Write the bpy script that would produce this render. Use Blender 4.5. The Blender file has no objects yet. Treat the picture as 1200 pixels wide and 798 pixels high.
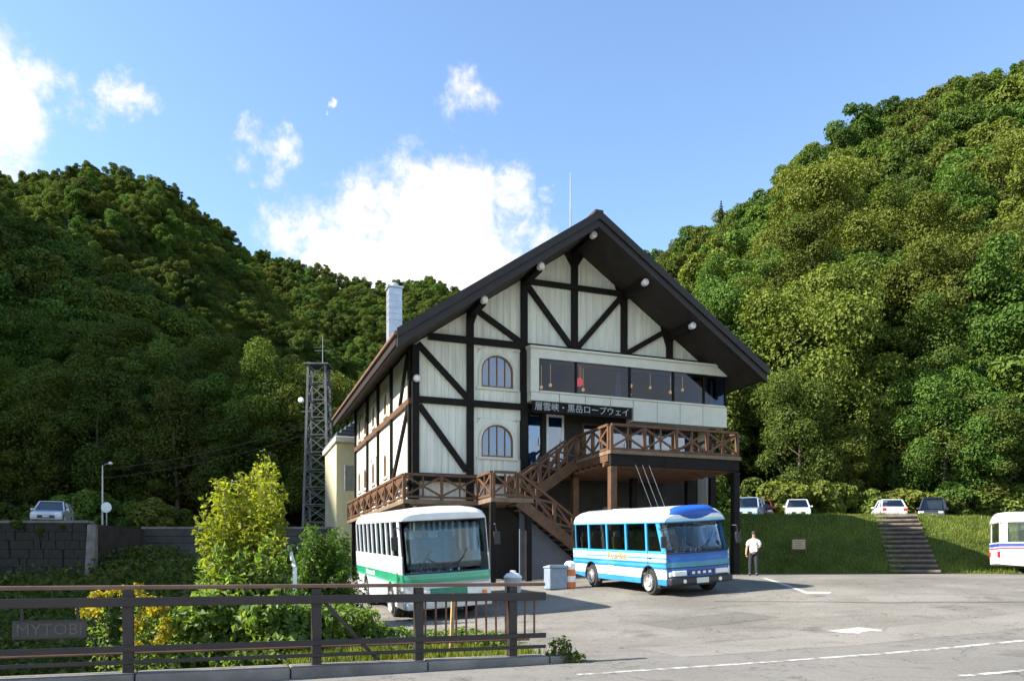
import bpy, bmesh, math, random
import numpy as np
from mathutils import Vector, Matrix
random.seed(7); RNG = np.random.default_rng(7)
SC = bpy.context.scene
COL = SC.collection
R = math.radians
# ------------------------------------------------------------------ camera, sky, sun, exposure
EYE = 1.5; FPX = 915.0; HORIZON = 665.0
cam = bpy.data.cameras.new('camera'); cam_o = bpy.data.objects.new('camera', cam); COL.objects.link(cam_o)
cam_o.location = (0, 0, EYE); cam_o.rotation_euler = (R(90), 0, 0)
cam.sensor_width = 36; cam.lens = 36*FPX/1200; cam.shift_y = (HORIZON-399)/1200
cam.clip_start = .1; cam.clip_end = 6000
SC.camera = cam_o
SUN_EL = R(35.5); SUN_DIR = Vector((-.98, -.2, 0)).normalized()
to_sun = Vector((SUN_DIR.x*math.cos(SUN_EL), SUN_DIR.y*math.cos(SUN_EL), math.sin(SUN_EL)))
SC.view_settings.view_transform = 'Standard'; SC.view_settings.look = 'None'
SC.view_settings.exposure = 1.4; SC.view_settings.gamma = 1; SC.view_settings.use_curve_mapping = False
SC.cycles.max_bounces = 6; SC.cycles.diffuse_bounces = 3; SC.cycles.transparent_max_bounces = 12; SC.cycles.use_denoising = True
SC.cycles.use_adaptive_sampling = True

def pxdir(px, py):
    return Vector(((px-600)/FPX, 1.0, (HORIZON-py)/FPX)).normalized()

def build_world():
    w = bpy.data.worlds.new('World'); SC.world = w; w.use_nodes = True
    nt = w.node_tree; N = nt.nodes; L = nt.links; N.clear()
    out = N.new('ShaderNodeOutputWorld'); bg = N.new('ShaderNodeBackground'); bg.inputs['Strength'].default_value = .11
    sky = N.new('ShaderNodeTexSky'); sky.sky_type = 'NISHITA'; sky.sun_disc = False
    sky.sun_elevation = SUN_EL; sky.sun_rotation = math.atan2(SUN_DIR.x, SUN_DIR.y)
    sky.air_density = 1.0; sky.dust_density = .35; sky.ozone_density = 1.0; sky.altitude = 600
    tc = N.new('ShaderNodeTexCoord')
    def vmath(op, a, b=None, scale=None):
        n = N.new('ShaderNodeVectorMath'); n.operation = op
        for i, s in enumerate((a, b)):
            if s is None: continue
            if isinstance(s, (tuple, Vector)): n.inputs[i].default_value = tuple(s)
            else: L.new(s, n.inputs[i])
        if scale is not None: n.inputs['Scale'].default_value = scale
        return n
    def m(op, a, b=None, c=None, clamp=False):
        n = N.new('ShaderNodeMath'); n.operation = op; n.use_clamp = clamp
        for i, s in enumerate((a, b, c)):
            if s is None: continue
            if isinstance(s, (int, float)): n.inputs[i].default_value = s
            else: L.new(s, n.inputs[i])
        return n.outputs[0]
    d = vmath('NORMALIZE', tc.outputs['Generated']).outputs[0]
    def noise(scale, detail, rough=.55, off=(0, 0, 0)):
        n = N.new('ShaderNodeTexNoise'); n.inputs['Scale'].default_value = scale; n.inputs['Detail'].default_value = detail; n.inputs['Roughness'].default_value = rough
        L.new(vmath('ADD', d, off).outputs[0], n.inputs['Vector']); return n
    warp = noise(5.5, 4); wv = vmath('SCALE', vmath('SUBTRACT', warp.outputs['Color'], (.5, .5, .5)).outputs[0], scale=.07).outputs[0]
    warp2 = noise(22, 6, .65); wv2 = vmath('SCALE', vmath('SUBTRACT', warp2.outputs['Color'], (.5, .5, .5)).outputs[0], scale=.085).outputs[0]
    dw = vmath('ADD', vmath('ADD', d, wv).outputs[0], wv2).outputs[0]
    # cumulus heaps at their directions in the sky (degrees-sized), plus a loose field of fair-weather puffs over the rest of the dome
    heaps = [(485, 238, .058, .95), (420, 258, .06, .95), (560, 235, .052, .95), (520, 280, .08, 1.1), (348, 266, .05, .85), (600, 262, .03, .6), (400, 300, .07, 1.), (455, 315, .08, 1.1), (560, 320, .08, 1.),
             (5, 130, .055, .85), (45, 105, .04, .6), (-60, 120, .08, .9), (140, 112, .026, .55), (100, 150, .025, .4), (-150, 220, .14, .9),
             (562, 106, .03, .5), (535, 128, .024, .42), (312, 182, .03, .58), (383, 124, .008, .6), (640, 242, .015, .4)]
    rx, ry = Vector((.72, -.66, .22)).normalized(), Vector((-.5, -.8, .34)).normalized()
    dens = None
    for px, py, rad, amp in heaps:
        dd = vmath('DISTANCE', dw, pxdir(px, py)).outputs['Value']
        f = m('MULTIPLY', m('SUBTRACT', 1.0, m('DIVIDE', dd, rad*1.3), clamp=True), amp*1.5)
        dens = f if dens is None else m('MAXIMUM', dens, f)
    for dirv, rad in ((rx, .3), (ry, .28), (Vector((.95, .1, .3)).normalized(), .22), (Vector((-.9, -.2, .35)).normalized(), .25), (Vector((.1, -.95, .3)).normalized(), .3), (Vector((-.35, .1, .93)).normalized(), .16)):
        dd = vmath('DISTANCE', dw, dirv).outputs['Value']
        dens = m('MAXIMUM', dens, m('MULTIPLY', m('SUBTRACT', 1.0, m('DIVIDE', dd, rad), clamp=True), 1.2))
    fine = noise(15, 10, .66)
    fbm = m('MULTIPLY_ADD', m('SUBTRACT', fine.outputs['Fac'], .5), 2.5, dens)
    fac = N.new('ShaderNodeMapRange'); fac.interpolation_type = 'SMOOTHSTEP'
    fac.inputs['From Min'].default_value = .12; fac.inputs['From Max'].default_value = 1.0; L.new(fbm, fac.inputs['Value'])
    gate = N.new('ShaderNodeMapRange'); gate.inputs['From Min'].default_value = .02; gate.inputs['From Max'].default_value = .16; L.new(dens, gate.inputs['Value'])
    facv = m('MULTIPLY', fac.outputs[0], gate.outputs[0], clamp=True)
    mix = N.new('ShaderNodeMix'); mix.data_type = 'RGBA'
    hsv = N.new('ShaderNodeHueSaturation'); hsv.inputs['Saturation'].default_value = 1.06; hsv.inputs['Value'].default_value = 1.2
    L.new(sky.outputs[0], hsv.inputs['Color'])
    L.new(facv, mix.inputs['Factor']); L.new(hsv.outputs[0], mix.inputs[6]); cb = N.new('ShaderNodeMapRange'); cb.inputs['From Min'].default_value = .3; cb.inputs['From Max'].default_value = 1.5; cb.inputs['To Min'].default_value = 3.5; cb.inputs['To Max'].default_value = 4.8; L.new(fbm, cb.inputs['Value'])
    cc = N.new('ShaderNodeCombineColor'); [L.new(cb.outputs[0], cc.inputs[i]) for i in range(3)]; L.new(cc.outputs[0], mix.inputs[7])
    L.new(mix.outputs[2], bg.inputs['Color']); L.new(bg.outputs[0], out.inputs[0])
build_world()
sun = bpy.data.lights.new('sun', 'SUN'); sun.energy = 5.0; sun.angle = R(.53); sun.color = (1, .955, .88)
sun_o = bpy.data.objects.new('sun', sun); COL.objects.link(sun_o)
sun_o.rotation_euler = to_sun.to_track_quat('Z', 'Y').to_euler(); sun_o.location = to_sun*200

# ------------------------------------------------------------------ helpers
def tag(o, label=None, cat=None, group=None, kind=None):
    if label: o['label'] = label
    if cat: o['category'] = cat
    if group: o['group'] = group
    if kind: o['kind'] = kind
    return o
def thing(name, label, cat, loc=(0, 0, 0), rotz=0, group=None):
    o = bpy.data.objects.new(name, None); o.empty_display_size = .2; COL.objects.link(o)
    o.location = loc; o.rotation_euler = (0, 0, rotz)
    return tag(o, label, cat, group)
def link(name, me, mat, parent=None, loc=(0, 0, 0)):
    o = bpy.data.objects.new(name, me); COL.objects.link(o); o.parent = parent; o.location = loc
    if mat is not None and len(me.materials) == 0: me.materials.append(mat)
    return o
def copy_tree(o, parent=None):
    c = o.copy(); COL.objects.link(c); c.parent = parent
    for ch in list(o.children): copy_tree(ch, c)
    return c
class MB:
    def __init__(s): s.V = []; s.F = []
    def add(s, vs, fs):
        n = len(s.V); s.V += [tuple(v) for v in vs]; s.F += [tuple(i+n for i in f) for f in fs]; return s
    def box(s, x0, x1, y0, y1, z0, z1):
        vs = [(x, y, z) for z in (z0, z1) for y in (y0, y1) for x in (x0, x1)]
        return s.add(vs, [(0, 2, 3, 1), (4, 5, 7, 6), (0, 1, 5, 4), (2, 6, 7, 3), (0, 4, 6, 2), (1, 3, 7, 5)])
    def beam(s, p, q, w, h, up=(0, 0, 1)):
        p, q = Vector(p), Vector(q); d = (q-p).normalized(); up = Vector(up)
        if abs(d.dot(up)) > .99: up = Vector((0, 1, 0))
        sx = d.cross(up).normalized(); uy = sx.cross(d).normalized()
        vs = []
        for c in (p, q):
            for a, b in ((-1, -1), (1, -1), (1, 1), (-1, 1)): vs.append(c+sx*(a*w/2)+uy*(b*h/2))
        return s.add(vs, [(0, 1, 2, 3), (7, 6, 5, 4), (0, 4, 5, 1), (1, 5, 6, 2), (2, 6, 7, 3), (3, 7, 4, 0)])
    def prism(s, poly, axis, a0, a1):
        n = len(poly)
        def P(p, a): return {'y': (p[0], a, p[1]), 'x': (a, p[0], p[1]), 'z': (p[0], p[1], a)}[axis]
        vs = [P(p, a0) for p in poly]+[P(p, a1) for p in poly]
        return s.add(vs, [tuple(range(n)), tuple(range(2*n-1, n-1, -1))]+[(i, i+n, (i+1) % n+n, (i+1) % n) for i in range(n)])
    def tube(s, pts, r, n=8, cap=True):
        pts = [Vector(p) for p in pts]; rs = r if isinstance(r, (list, tuple)) else [r]*len(pts)
        rings = []
        for i, p in enumerate(pts):
            d = (pts[min(i+1, len(pts)-1)]-pts[max(i-1, 0)]).normalized()
            up = Vector((0, 0, 1)) if abs(d.z) < .95 else Vector((1, 0, 0))
            x = d.cross(up).normalized(); y = x.cross(d)
            rings.append([p+(x*math.cos(2*math.pi*k/n)+y*math.sin(2*math.pi*k/n))*rs[i] for k in range(n)])
        vs = [v for r_ in rings for v in r_]; fs = []
        for i in range(len(pts)-1):
            for k in range(n): fs.append((i*n+k, i*n+(k+1) % n, (i+1)*n+(k+1) % n, (i+1)*n+k))
        if cap: fs += [tuple(range(n-1, -1, -1)), tuple(range((len(pts)-1)*n, len(pts)*n))]
        return s.add(vs, fs)
    def lathe(s, prof, c=(0, 0, 0), axis='z', n=16):
        vs = []; fs = []
        for (r, h) in prof:
            for k in range(n):
                a = 2*math.pi*k/n; x, y = r*math.cos(a), r*math.sin(a)
                v = {'z': (x, y, h), 'y': (x, h, y), 'x': (h, x, y)}[axis]
                vs.append((v[0]+c[0], v[1]+c[1], v[2]+c[2]))
        for i in range(len(prof)-1):
            for k in range(n): fs.append((i*n+k, i*n+(k+1) % n, (i+1)*n+(k+1) % n, (i+1)*n+k))
        fs += [tuple(range(n-1, -1, -1)), tuple(range((len(prof)-1)*n, len(prof)*n))]
        return s.add(vs, fs)
    def mesh(s, name):
        me = bpy.data.meshes.new(name); me.from_pydata(s.V, [], s.F); bm = bmesh.new(); bm.from_mesh(me)
        bmesh.ops.recalc_face_normals(bm, faces=bm.faces); bm.to_mesh(me); bm.free(); return me
    def build(s, name, mat, parent=None, bevel=0, seg=2, smooth=False, loc=(0, 0, 0)):
        me = s.mesh(name); o = link(name, me, mat, parent, loc)
        if smooth:
            for p in me.polygons: p.use_smooth = True
        if bevel:
            b = o.modifiers.new('bevel', 'BEVEL'); b.width = bevel; b.segments = seg; b.limit_method = 'ANGLE'; b.angle_limit = R(35)
        return o

# ------------------------------------------------------------------ materials
def new_mat(name):
    m = bpy.data.materials.new(name); m.use_nodes = True; nt = m.node_tree
    return m, nt, nt.nodes, nt.links, nt.nodes['Principled BSDF']
def pmat(name, col, rough=.6, var=.15, scale=3., bump=0., bscale=25., metal=0., spec=.5, coat=0., col2=None, stretch=None):
    m, nt, N, L, b = new_mat(name)
    tc = N.new('ShaderNodeTexCoord'); src = tc.outputs['Object']
    if stretch:
        mp = N.new('ShaderNodeMapping'); mp.inputs['Scale'].default_value = stretch; L.new(src, mp.inputs[0]); src = mp.outputs[0]
    n = N.new('ShaderNodeTexNoise'); n.inputs['Scale'].default_value = scale; n.inputs['Detail'].default_value = 6; n.inputs['Roughness'].default_value = .6
    L.new(src, n.inputs['Vector'])
    mx = N.new('ShaderNodeMix'); mx.data_type = 'RGBA'
    c2 = col2 or tuple(min(1, c*(1+var)) for c in col)
    mx.inputs[6].default_value = (*[c*(1-var) for c in col], 1); mx.inputs[7].default_value = (*c2, 1)
    rp = N.new('ShaderNodeMapRange'); rp.inputs['From Min'].default_value = .3; rp.inputs['From Max'].default_value = .7; L.new(n.outputs['Fac'], rp.inputs['Value'])
    L.new(rp.outputs[0], mx.inputs['Factor']); L.new(mx.outputs[2], b.inputs['Base Color'])
    b.inputs['Roughness'].default_value = rough; b.inputs['Metallic'].default_value = metal; b.inputs['Specular IOR Level'].default_value = spec
    b.inputs['Coat Weight'].default_value = coat
    if bump:
        n2 = N.new('ShaderNodeTexNoise'); n2.inputs['Scale'].default_value = bscale; n2.inputs['Detail'].default_value = 5; L.new(src, n2.inputs['Vector'])
        bp = N.new('ShaderNodeBump'); bp.inputs['Strength'].default_value = bump; bp.inputs['Distance'].default_value = .02
        L.new(n2.outputs['Fac'], bp.inputs['Height']); L.new(bp.outputs[0], b.inputs['Normal'])
    return m
def glass_mat(name, tint, refl=1.0, rough=.02):
    m, nt, N, L, b = new_mat(name); N.remove(b); out = N['Material Output']
    tr = N.new('ShaderNodeBsdfTransparent'); tr.inputs[0].default_value = (*tint, 1)
    gl = N.new('ShaderNodeBsdfGlossy'); gl.inputs['Roughness'].default_value = rough; gl.inputs['Color'].default_value = (.9, .95, 1, 1)
    fr = N.new('ShaderNodeFresnel'); fr.inputs['IOR'].default_value = 1.52
    ml = N.new('ShaderNodeMath'); ml.operation = 'MULTIPLY'; ml.inputs[1].default_value = refl; ml.use_clamp = True; L.new(fr.outputs[0], ml.inputs[0])
    mx = N.new('ShaderNodeMixShader'); L.new(ml.outputs[0], mx.inputs[0]); L.new(tr.outputs[0], mx.inputs[1]); L.new(gl.outputs[0], mx.inputs[2]); L.new(mx.outputs[0], out.inputs[0])
    return m
def leaf_mat(name, c_dark, c_light, trans=.35, hue_var=.03, val_var=.35, rough=.5, tcol=None):
    m, nt, N, L, b = new_mat(name); out = N['Material Output']
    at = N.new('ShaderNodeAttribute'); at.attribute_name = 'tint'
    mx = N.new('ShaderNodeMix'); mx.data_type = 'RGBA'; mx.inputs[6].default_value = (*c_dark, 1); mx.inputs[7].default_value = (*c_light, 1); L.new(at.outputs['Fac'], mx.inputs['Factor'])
    oi = N.new('ShaderNodeObjectInfo'); hs = N.new('ShaderNodeHueSaturation')
    mr = N.new('ShaderNodeMapRange'); mr.inputs['To Min'].default_value = .5-hue_var; mr.inputs['To Max'].default_value = .5+hue_var*.7; L.new(oi.outputs['Random'], mr.inputs['Value']); L.new(mr.outputs[0], hs.inputs['Hue'])
    wn = N.new('ShaderNodeTexWhiteNoise'); wn.noise_dimensions = '1D'; L.new(oi.outputs['Random'], wn.inputs['W'])
    mv = N.new('ShaderNodeMapRange'); mv.inputs['To Min'].default_value = 1-val_var; mv.inputs['To Max'].default_value = 1+val_var; L.new(wn.outputs['Value'], mv.inputs['Value']); L.new(mv.outputs[0], hs.inputs['Value'])
    L.new(mx.outputs[2], hs.inputs['Color']); L.new(hs.outputs[0], b.inputs['Base Color']); b.inputs['Roughness'].default_value = rough; b.inputs['Specular IOR Level'].default_value = .2
    tl = N.new('ShaderNodeBsdfTranslucent')
    tm = N.new('ShaderNodeMix'); tm.data_type = 'RGBA'; tm.blend_type = 'MULTIPLY'; tm.inputs['Factor'].default_value = 1; tm.inputs[7].default_value = (*(tcol or (1.5, 1.6, .5)), 1)
    L.new(hs.outputs[0], tm.inputs[6]); L.new(tm.outputs[2], tl.inputs['Color'])
    ms = N.new('ShaderNodeMixShader'); ms.inputs[0].default_value = trans; L.new(b.outputs[0], ms.inputs[1]); L.new(tl.outputs[0], ms.inputs[2]); L.new(ms.outputs[0], out.inputs[0])
    return m
M = {}
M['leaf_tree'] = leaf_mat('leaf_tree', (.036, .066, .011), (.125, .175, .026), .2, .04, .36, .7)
M['leaf_bush'] = leaf_mat('leaf_bush', (.06, .115, .018), (.26, .33, .09), .45, .0, 0)
M['leaf_young'] = leaf_mat('leaf_young', (.13, .165, .02), (.36, .35, .05), .5, .0, 0)
M['leaf_yellow'] = leaf_mat('leaf_yellow', (.16, .15, .02), (.5, .36, .03), .4, .0, 0)
M['leaf_hedge'] = leaf_mat('leaf_hedge', (.035, .075, .014), (.12, .2, .03), .35, .0, 0)
M['leaf_weed'] = leaf_mat('leaf_weed', (.04, .065, .015), (.13, .16, .035), .35, .0, 0)
M['leaf_conifer'] = leaf_mat('leaf_conifer', (.012, .026, .012), (.03, .05, .02), .1, .01, .15)
M['grass'] = leaf_mat('grass', (.065, .09, .015), (.21, .235, .035), .3, .0, 0)
M['bark'] = pmat('bark', (.09, .07, .05), .9, .4, 3, .6, 12)
M['bark_pale'] = pmat('bark_pale', (.32, .28, .22), .85, .4, 2, .4, 12)

# ------------------------------------------------------------------ the lie of the land
O_AB = Vector((.13, 11.9)); DA = Vector((.937, .353)).normalized(); DB = Vector((-DA.y, DA.x))
def AB(a, b): return (O_AB.x+DA.x*a+DB.x*b, O_AB.y+DA.y*a+DB.y*b)
def softplus(t, k): 
    return k*np.logaddexp(0, np.asarray(t, float)/k)
def g(X, Y):
    X = np.asarray(X, float); Y = np.asarray(Y, float)
    t = Y-18+.6*np.clip(X, -12, 12)
    h = .066*softplus(t, 1.5)
    h = 1.08-softplus(1.08-h, .1)
    return .04+.012*np.clip(X, -8, 8)+h
def gz(X, Y): return float(g(X, Y))
def sstep(a, b, x): 
    t = np.clip((x-a)/(b-a), 0, 1); return t*t*(3-2*t)
def yfoot(X): return 36+np.maximum(0, X-22)*.35
def H(X, Y):
    X = np.asarray(X, float); Y = np.asarray(Y, float)
    a = (X-O_AB.x)*DA.x+(Y-O_AB.y)*DA.y; b = (X-O_AB.x)*DB.x+(Y-O_AB.y)*DB.y
    d = Y-yfoot(X)
    rise = 3.25*np.clip(d/7, 0, 1)+.045*np.clip(d-7, 0, 40)
    hr = g(X, Y)-.10+rise*sstep(9.9, 11.9, X+(Y-36)*.366)*1.0+.0*d
    far = np.where(Y < 30, -4.2, -4.2+np.clip((Y-30)/17, 0, 1)*6.2)
    yw = np.where(X < -24.6, 44.6, 50.6); far = np.maximum(far, 4.05*sstep(0, .5, Y-yw)-4.2*(1-sstep(0, .5, Y-yw)))
    far = far*1.0
    w = sstep(-7.5, -3.3, a)
    left = far
    return left*(1-w)+hr*w
def grid_mesh(name, xs, ys, fn):
    XX, YY = np.meshgrid(xs, ys); ZZ = fn(XX, YY); nx, ny = len(xs), len(ys)
    co = np.stack([XX, YY, ZZ], -1).reshape(-1, 3).astype(np.float32)
    i = np.arange(nx*ny).reshape(ny, nx)
    f = np.stack([i[:-1, :-1], i[:-1, 1:], i[1:, 1:], i[1:, :-1]], -1).reshape(-1, 4)
    return np_mesh(name, co, f)
def np_mesh(name, co, f, smooth=True):
    me = bpy.data.meshes.new(name); nf, k = f.shape
    me.vertices.add(len(co)); me.vertices.foreach_set('co', np.ascontiguousarray(co, dtype=np.float32).ravel())
    me.loops.add(nf*k); me.loops.foreach_set('vertex_index', np.ascontiguousarray(f, dtype=np.int32).ravel())
    me.polygons.add(nf); me.polygons.foreach_set('loop_start', np.arange(0, nf*k, k, dtype=np.int32)); me.polygons.foreach_set('loop_total', np.full(nf, k, dtype=np.int32))
    me.polygons.foreach_set('use_smooth', np.full(nf, smooth)); me.update(); return me

def ground_mat():
    m, nt, N, L, b = new_mat('ground_soil_grass')
    tc = N.new('ShaderNodeTexCoord'); n = N.new('ShaderNodeTexNoise'); n.inputs['Scale'].default_value = .9; n.inputs['Detail'].default_value = 8; L.new(tc.outputs['Object'], n.inputs['Vector'])
    n2 = N.new('ShaderNodeTexNoise'); n2.inputs['Scale'].default_value = 9; n2.inputs['Detail'].default_value = 6; L.new(tc.outputs['Object'], n2.inputs['Vector'])
    r = N.new('ShaderNodeValToRGB'); e = r.color_ramp.elements; e[0].position = .3; e[0].color = (.035, .055, .012, 1); e[1].position = .72; e[1].color = (.10, .125, .025, 1)
    ne = e.new(.5); ne.color = (.065, .095, .016, 1)
    ad = N.new('ShaderNodeMath'); ad.operation = 'MULTIPLY_ADD'; ad.inputs[1].default_value = .5; L.new(n2.outputs['Fac'], ad.inputs[0]); 
    sc = N.new('ShaderNodeMath'); sc.operation = 'MULTIPLY'; sc.inputs[1].default_value = .5; L.new(n.outputs['Fac'], sc.inputs[0]); L.new(sc.outputs[0], ad.inputs[2])
    L.new(ad.outputs[0], r.inputs[0]); L.new(r.outputs[0], b.inputs['Base Color']); b.inputs['Roughness'].default_value = .95; b.inputs['Specular IOR Level'].default_value = .1
    bp = N.new('ShaderNodeBump'); bp.inputs['Strength'].default_value = .8; bp.inputs['Distance'].default_value = .1; L.new(n2.outputs['Fac'], bp.inputs['Height']); L.new(bp.outputs[0], b.inputs['Normal'])
    return m
M['ground'] = ground_mat()
def axis_steps(lo, hi, f0, f1, fine, grow=1.35):
    v = list(np.arange(f0, f1+1e-6, fine)); s = fine; x = f1
    while x < hi: s *= grow; x += s; v.append(x)
    s = fine; x = f0; pre = []
    while x > lo: s *= grow; x -= s; pre.append(x)
    return np.array(pre[::-1]+v)
gx = axis_steps(-2500, 2500, -45, 60, .6); gy = axis_steps(-2500, 3500, -8, 75, .6)
ground = link('ground', grid_mesh('ground', gx, gy, H), M['ground']); tag(ground, kind='structure')

def asphalt_mat(name, c1, c2, patch, crack=True, speck=.5):
    m, nt, N, L, b = new_mat(name); tc = N.new('ShaderNodeTexCoord'); src = tc.outputs['Object']
    def noise(s, d=6, rgh=.6):
        n = N.new('ShaderNodeTexNoise'); n.inputs['Scale'].default_value = s; n.inputs['Detail'].default_value = d; n.inputs['Roughness'].default_value = rgh; L.new(src, n.inputs['Vector']); return n.outputs['Fac']
    def mixc(f, a, bb, lo=.35, hi=.65):
        mr = N.new('ShaderNodeMapRange'); mr.inputs['From Min'].default_value = lo; mr.inputs['From Max'].default_value = hi; L.new(f, mr.inputs['Value'])
        mx = N.new('ShaderNodeMix'); mx.data_type = 'RGBA'; L.new(mr.outputs[0], mx.inputs['Factor'])
        for i, c in ((6, a), (7, bb)):
            if isinstance(c, tuple): mx.inputs[i].default_value = (*c, 1)
            else: L.new(c, mx.inputs[i])
        return mx.outputs[2]
    base = mixc(noise(.35, 5), c1, c2); base = mixc(noise(.9, 4), base, patch, .56, .72)
    v = N.new('ShaderNodeTexVoronoi'); v.inputs['Scale'].default_value = 34; L.new(src, v.inputs['Vector'])
    spk = N.new('ShaderNodeMix'); spk.data_type = 'RGBA'; spk.blend_type = 'MULTIPLY'; spk.inputs['Factor'].default_value = speck
    cr = N.new('ShaderNodeMapRange'); cr.inputs['To Min'].default_value = .45; cr.inputs['To Max'].default_value = 1.45; L.new(v.outputs['Color'], cr.inputs['Value'])
    L.new(base, spk.inputs[6]); L.new(cr.outputs[0], spk.inputs[7]); col = spk.outputs[2]
    nz = noise(160, 2); cg = N.new('ShaderNodeMix'); cg.data_type = 'RGBA'; cg.blend_type = 'MULTIPLY'; cg.inputs['Factor'].default_value = .6
    c2_ = N.new('ShaderNodeMapRange'); c2_.inputs['From Min'].default_value = .3; c2_.inputs['From Max'].default_value = .7; c2_.inputs['To Min'].default_value = .6; c2_.inputs['To Max'].default_value = 1.4; L.new(nz, c2_.inputs['Value'])
    L.new(col, cg.inputs[6]); L.new(c2_.outputs[0], cg.inputs[7]); col = cg.outputs[2]
    if crack:
        w = N.new('ShaderNodeTexNoise'); w.inputs['Scale'].default_value = .6; w.inputs['Detail'].default_value = 8; L.new(src, w.inputs['Vector'])
        ab = N.new('ShaderNodeMath'); ab.operation = 'SUBTRACT'; ab.inputs[1].default_value = .5; L.new(w.outputs['Fac'], ab.inputs[0])
        a2 = N.new('ShaderNodeMath'); a2.operation = 'ABSOLUTE'; L.new(ab.outputs[0], a2.inputs[0])
        mr = N.new('ShaderNodeMapRange'); mr.inputs['From Min'].default_value = .0; mr.inputs['From Max'].default_value = .005; mr.inputs['To Min'].default_value = .45; mr.inputs['To Max'].default_value = 1; L.new(a2.outputs[0], mr.inputs['Value'])
        ck = N.new('ShaderNodeMix'); ck.data_type = 'RGBA'; ck.blend_type = 'MULTIPLY'; ck.inputs['Factor'].default_value = 1; L.new(col, ck.inputs[6]); L.new(mr.outputs[0], ck.inputs[7]); col = ck.outputs[2]
    L.new(col, b.inputs['Base Color']); b.inputs['Roughness'].default_value = .85; b.inputs['Specular IOR Level'].default_value = .25
    bp = N.new('ShaderNodeBump'); bp.inputs['Strength'].default_value = .55; bp.inputs['Distance'].default_value = .012; L.new(cr.outputs[0], bp.inputs['Height']); L.new(bp.outputs[0], b.inputs['Normal'])
    return m
M['lot'] = asphalt_mat('worn_asphalt', (.155, .14, .115), (.235, .215, .18), (.125, .115, .097))
M['road'] = asphalt_mat('road_asphalt', (.17, .158, .138), (.205, .19, .165), (.145, .135, .12), True, .3)
def ab_sheet(name, a0, a1, b0, b1, mat, step=.5, dz=0., fn=None):
    na = max(2, int(round((a1-a0)/step))+1); nb = max(2, int(round((b1-b0)/step))+1)
    A, Bv = np.meshgrid(np.linspace(a0, a1, na), np.linspace(b0, b1, nb))
    X = O_AB.x+DA.x*A+DB.x*Bv; Y = O_AB.y+DA.y*A+DB.y*Bv; Z = (fn or g)(X, Y)+dz
    i = np.arange(na*nb).reshape(nb, na); f = np.stack([i[:-1, :-1], i[:-1, 1:], i[1:, 1:], i[1:, :-1]], -1).reshape(-1, 4)
    return link(name, np_mesh(name, np.stack([X, Y, Z], -1).reshape(-1, 3), f), mat)
tag(ab_sheet('road', -70, 90, -30, 0, M['road']), kind='structure')
tag(ab_sheet('parking_lot', -1.1, 60, 0, 34, M['lot']), kind='structure')

# ------------------------------------------------------------------ foliage
def leaf_mesh(name, C, Nn, size, tint, mat, aspect=.62):
    n = len(C); up = RNG.normal(size=(n, 3)); t = np.cross(Nn, up); t /= np.linalg.norm(t, axis=1)[:, None]+1e-9; bt = np.cross(Nn, t)
    s = size[:, None]; fold = Nn*s*.16
    co = np.stack([C-t*s*.5, C+bt*s*.5*aspect+fold*.6, C+t*s*.5-fold, C-bt*s*.5*aspect+fold*.6], 1).reshape(-1, 3)
    f = np.arange(4*n).reshape(n, 4); me = np_mesh(name, co, f, False)
    at = me.attributes.new('tint', 'FLOAT', 'FACE'); at.data.foreach_set('value', np.asarray(tint, np.float32)); me.materials.append(mat); return me
def unit(n, up=0.):
    d = RNG.normal(size=(n, 3)); d[:, 2] += up; return d/np.linalg.norm(d, axis=1)[:, None]
def lobes_leaves(lobes, leaf, dens=1.0, rough=.55, up=.35, shell=.6):
    Cs, Ns = [], []
    for (c, r, n) in lobes:
        n = int(n*dens); d = unit(n, up); r = np.asarray(r, float)*np.ones(3)
        rad = shell+(1.16-shell)*RNG.random(n)**.8
        Cs.append(np.asarray(c)+d*r*rad[:, None]); nn = d*.75+unit(n)*rough+np.array([0, 0, .35]); Ns.append(nn/np.linalg.norm(nn, axis=1)[:, None])
    C = np.concatenate(Cs); Nn = np.concatenate(Ns); return C, Nn, leaf*(.6+.8*RNG.random(len(C)))
def crown_lobes(Ht, Rr, k, n, zc=.6, zr=.40, rl=(.30, .5)):
    lob = []
    for i in range(k):
        d = unit(1, .25)[0]; q = .5+.5*random.random()**.8
        c = np.array([d[0]*Rr*q, d[1]*Rr*q, Ht*zc+d[2]*Ht*zr*q]); r = Rr*random.uniform(*rl)*(1.25-.45*q)
        lob.append((c, (r, r, r*random.uniform(.62, .9)), n/k*(r/Rr/.25)**1.7))
    lob.append((np.array([0, 0, Ht*zc]), (Rr*.6, Rr*.6, Ht*zr*.7), n*.12)); return lob
def trunk_mb(Ht, r0, limbs=6, lean=.06, top=.75):
    mb = MB(); pts = []; x = y = 0
    for i in range(6):
        t = i/5; pts.append((x, y, Ht*top*t-.6*(i == 0))); x += random.uniform(-1, 1)*lean*Ht/5; y += random.uniform(-1, 1)*lean*Ht/5
    mb.tube(pts, [r0*(1-.75*i/5) for i in range(6)], 7)
    for k in range(limbs):
        t = random.uniform(.25, .95); i = min(4, int(t*5)); p = Vector(pts[i]).lerp(Vector(pts[i+1]), t*5-i); a = random.uniform(0, 6.28); l = Ht*random.uniform(.16, .3)
        q = p+Vector((math.cos(a)*l*.8, math.sin(a)*l*.8, l*.7)); mid = p.lerp(q, .5)+Vector((0, 0, -.08*l)); r = r0*(1-.7*t)*.5
        mb.tube([p, mid, q], [r, r*.65, r*.2], 5)
    return mb
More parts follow.
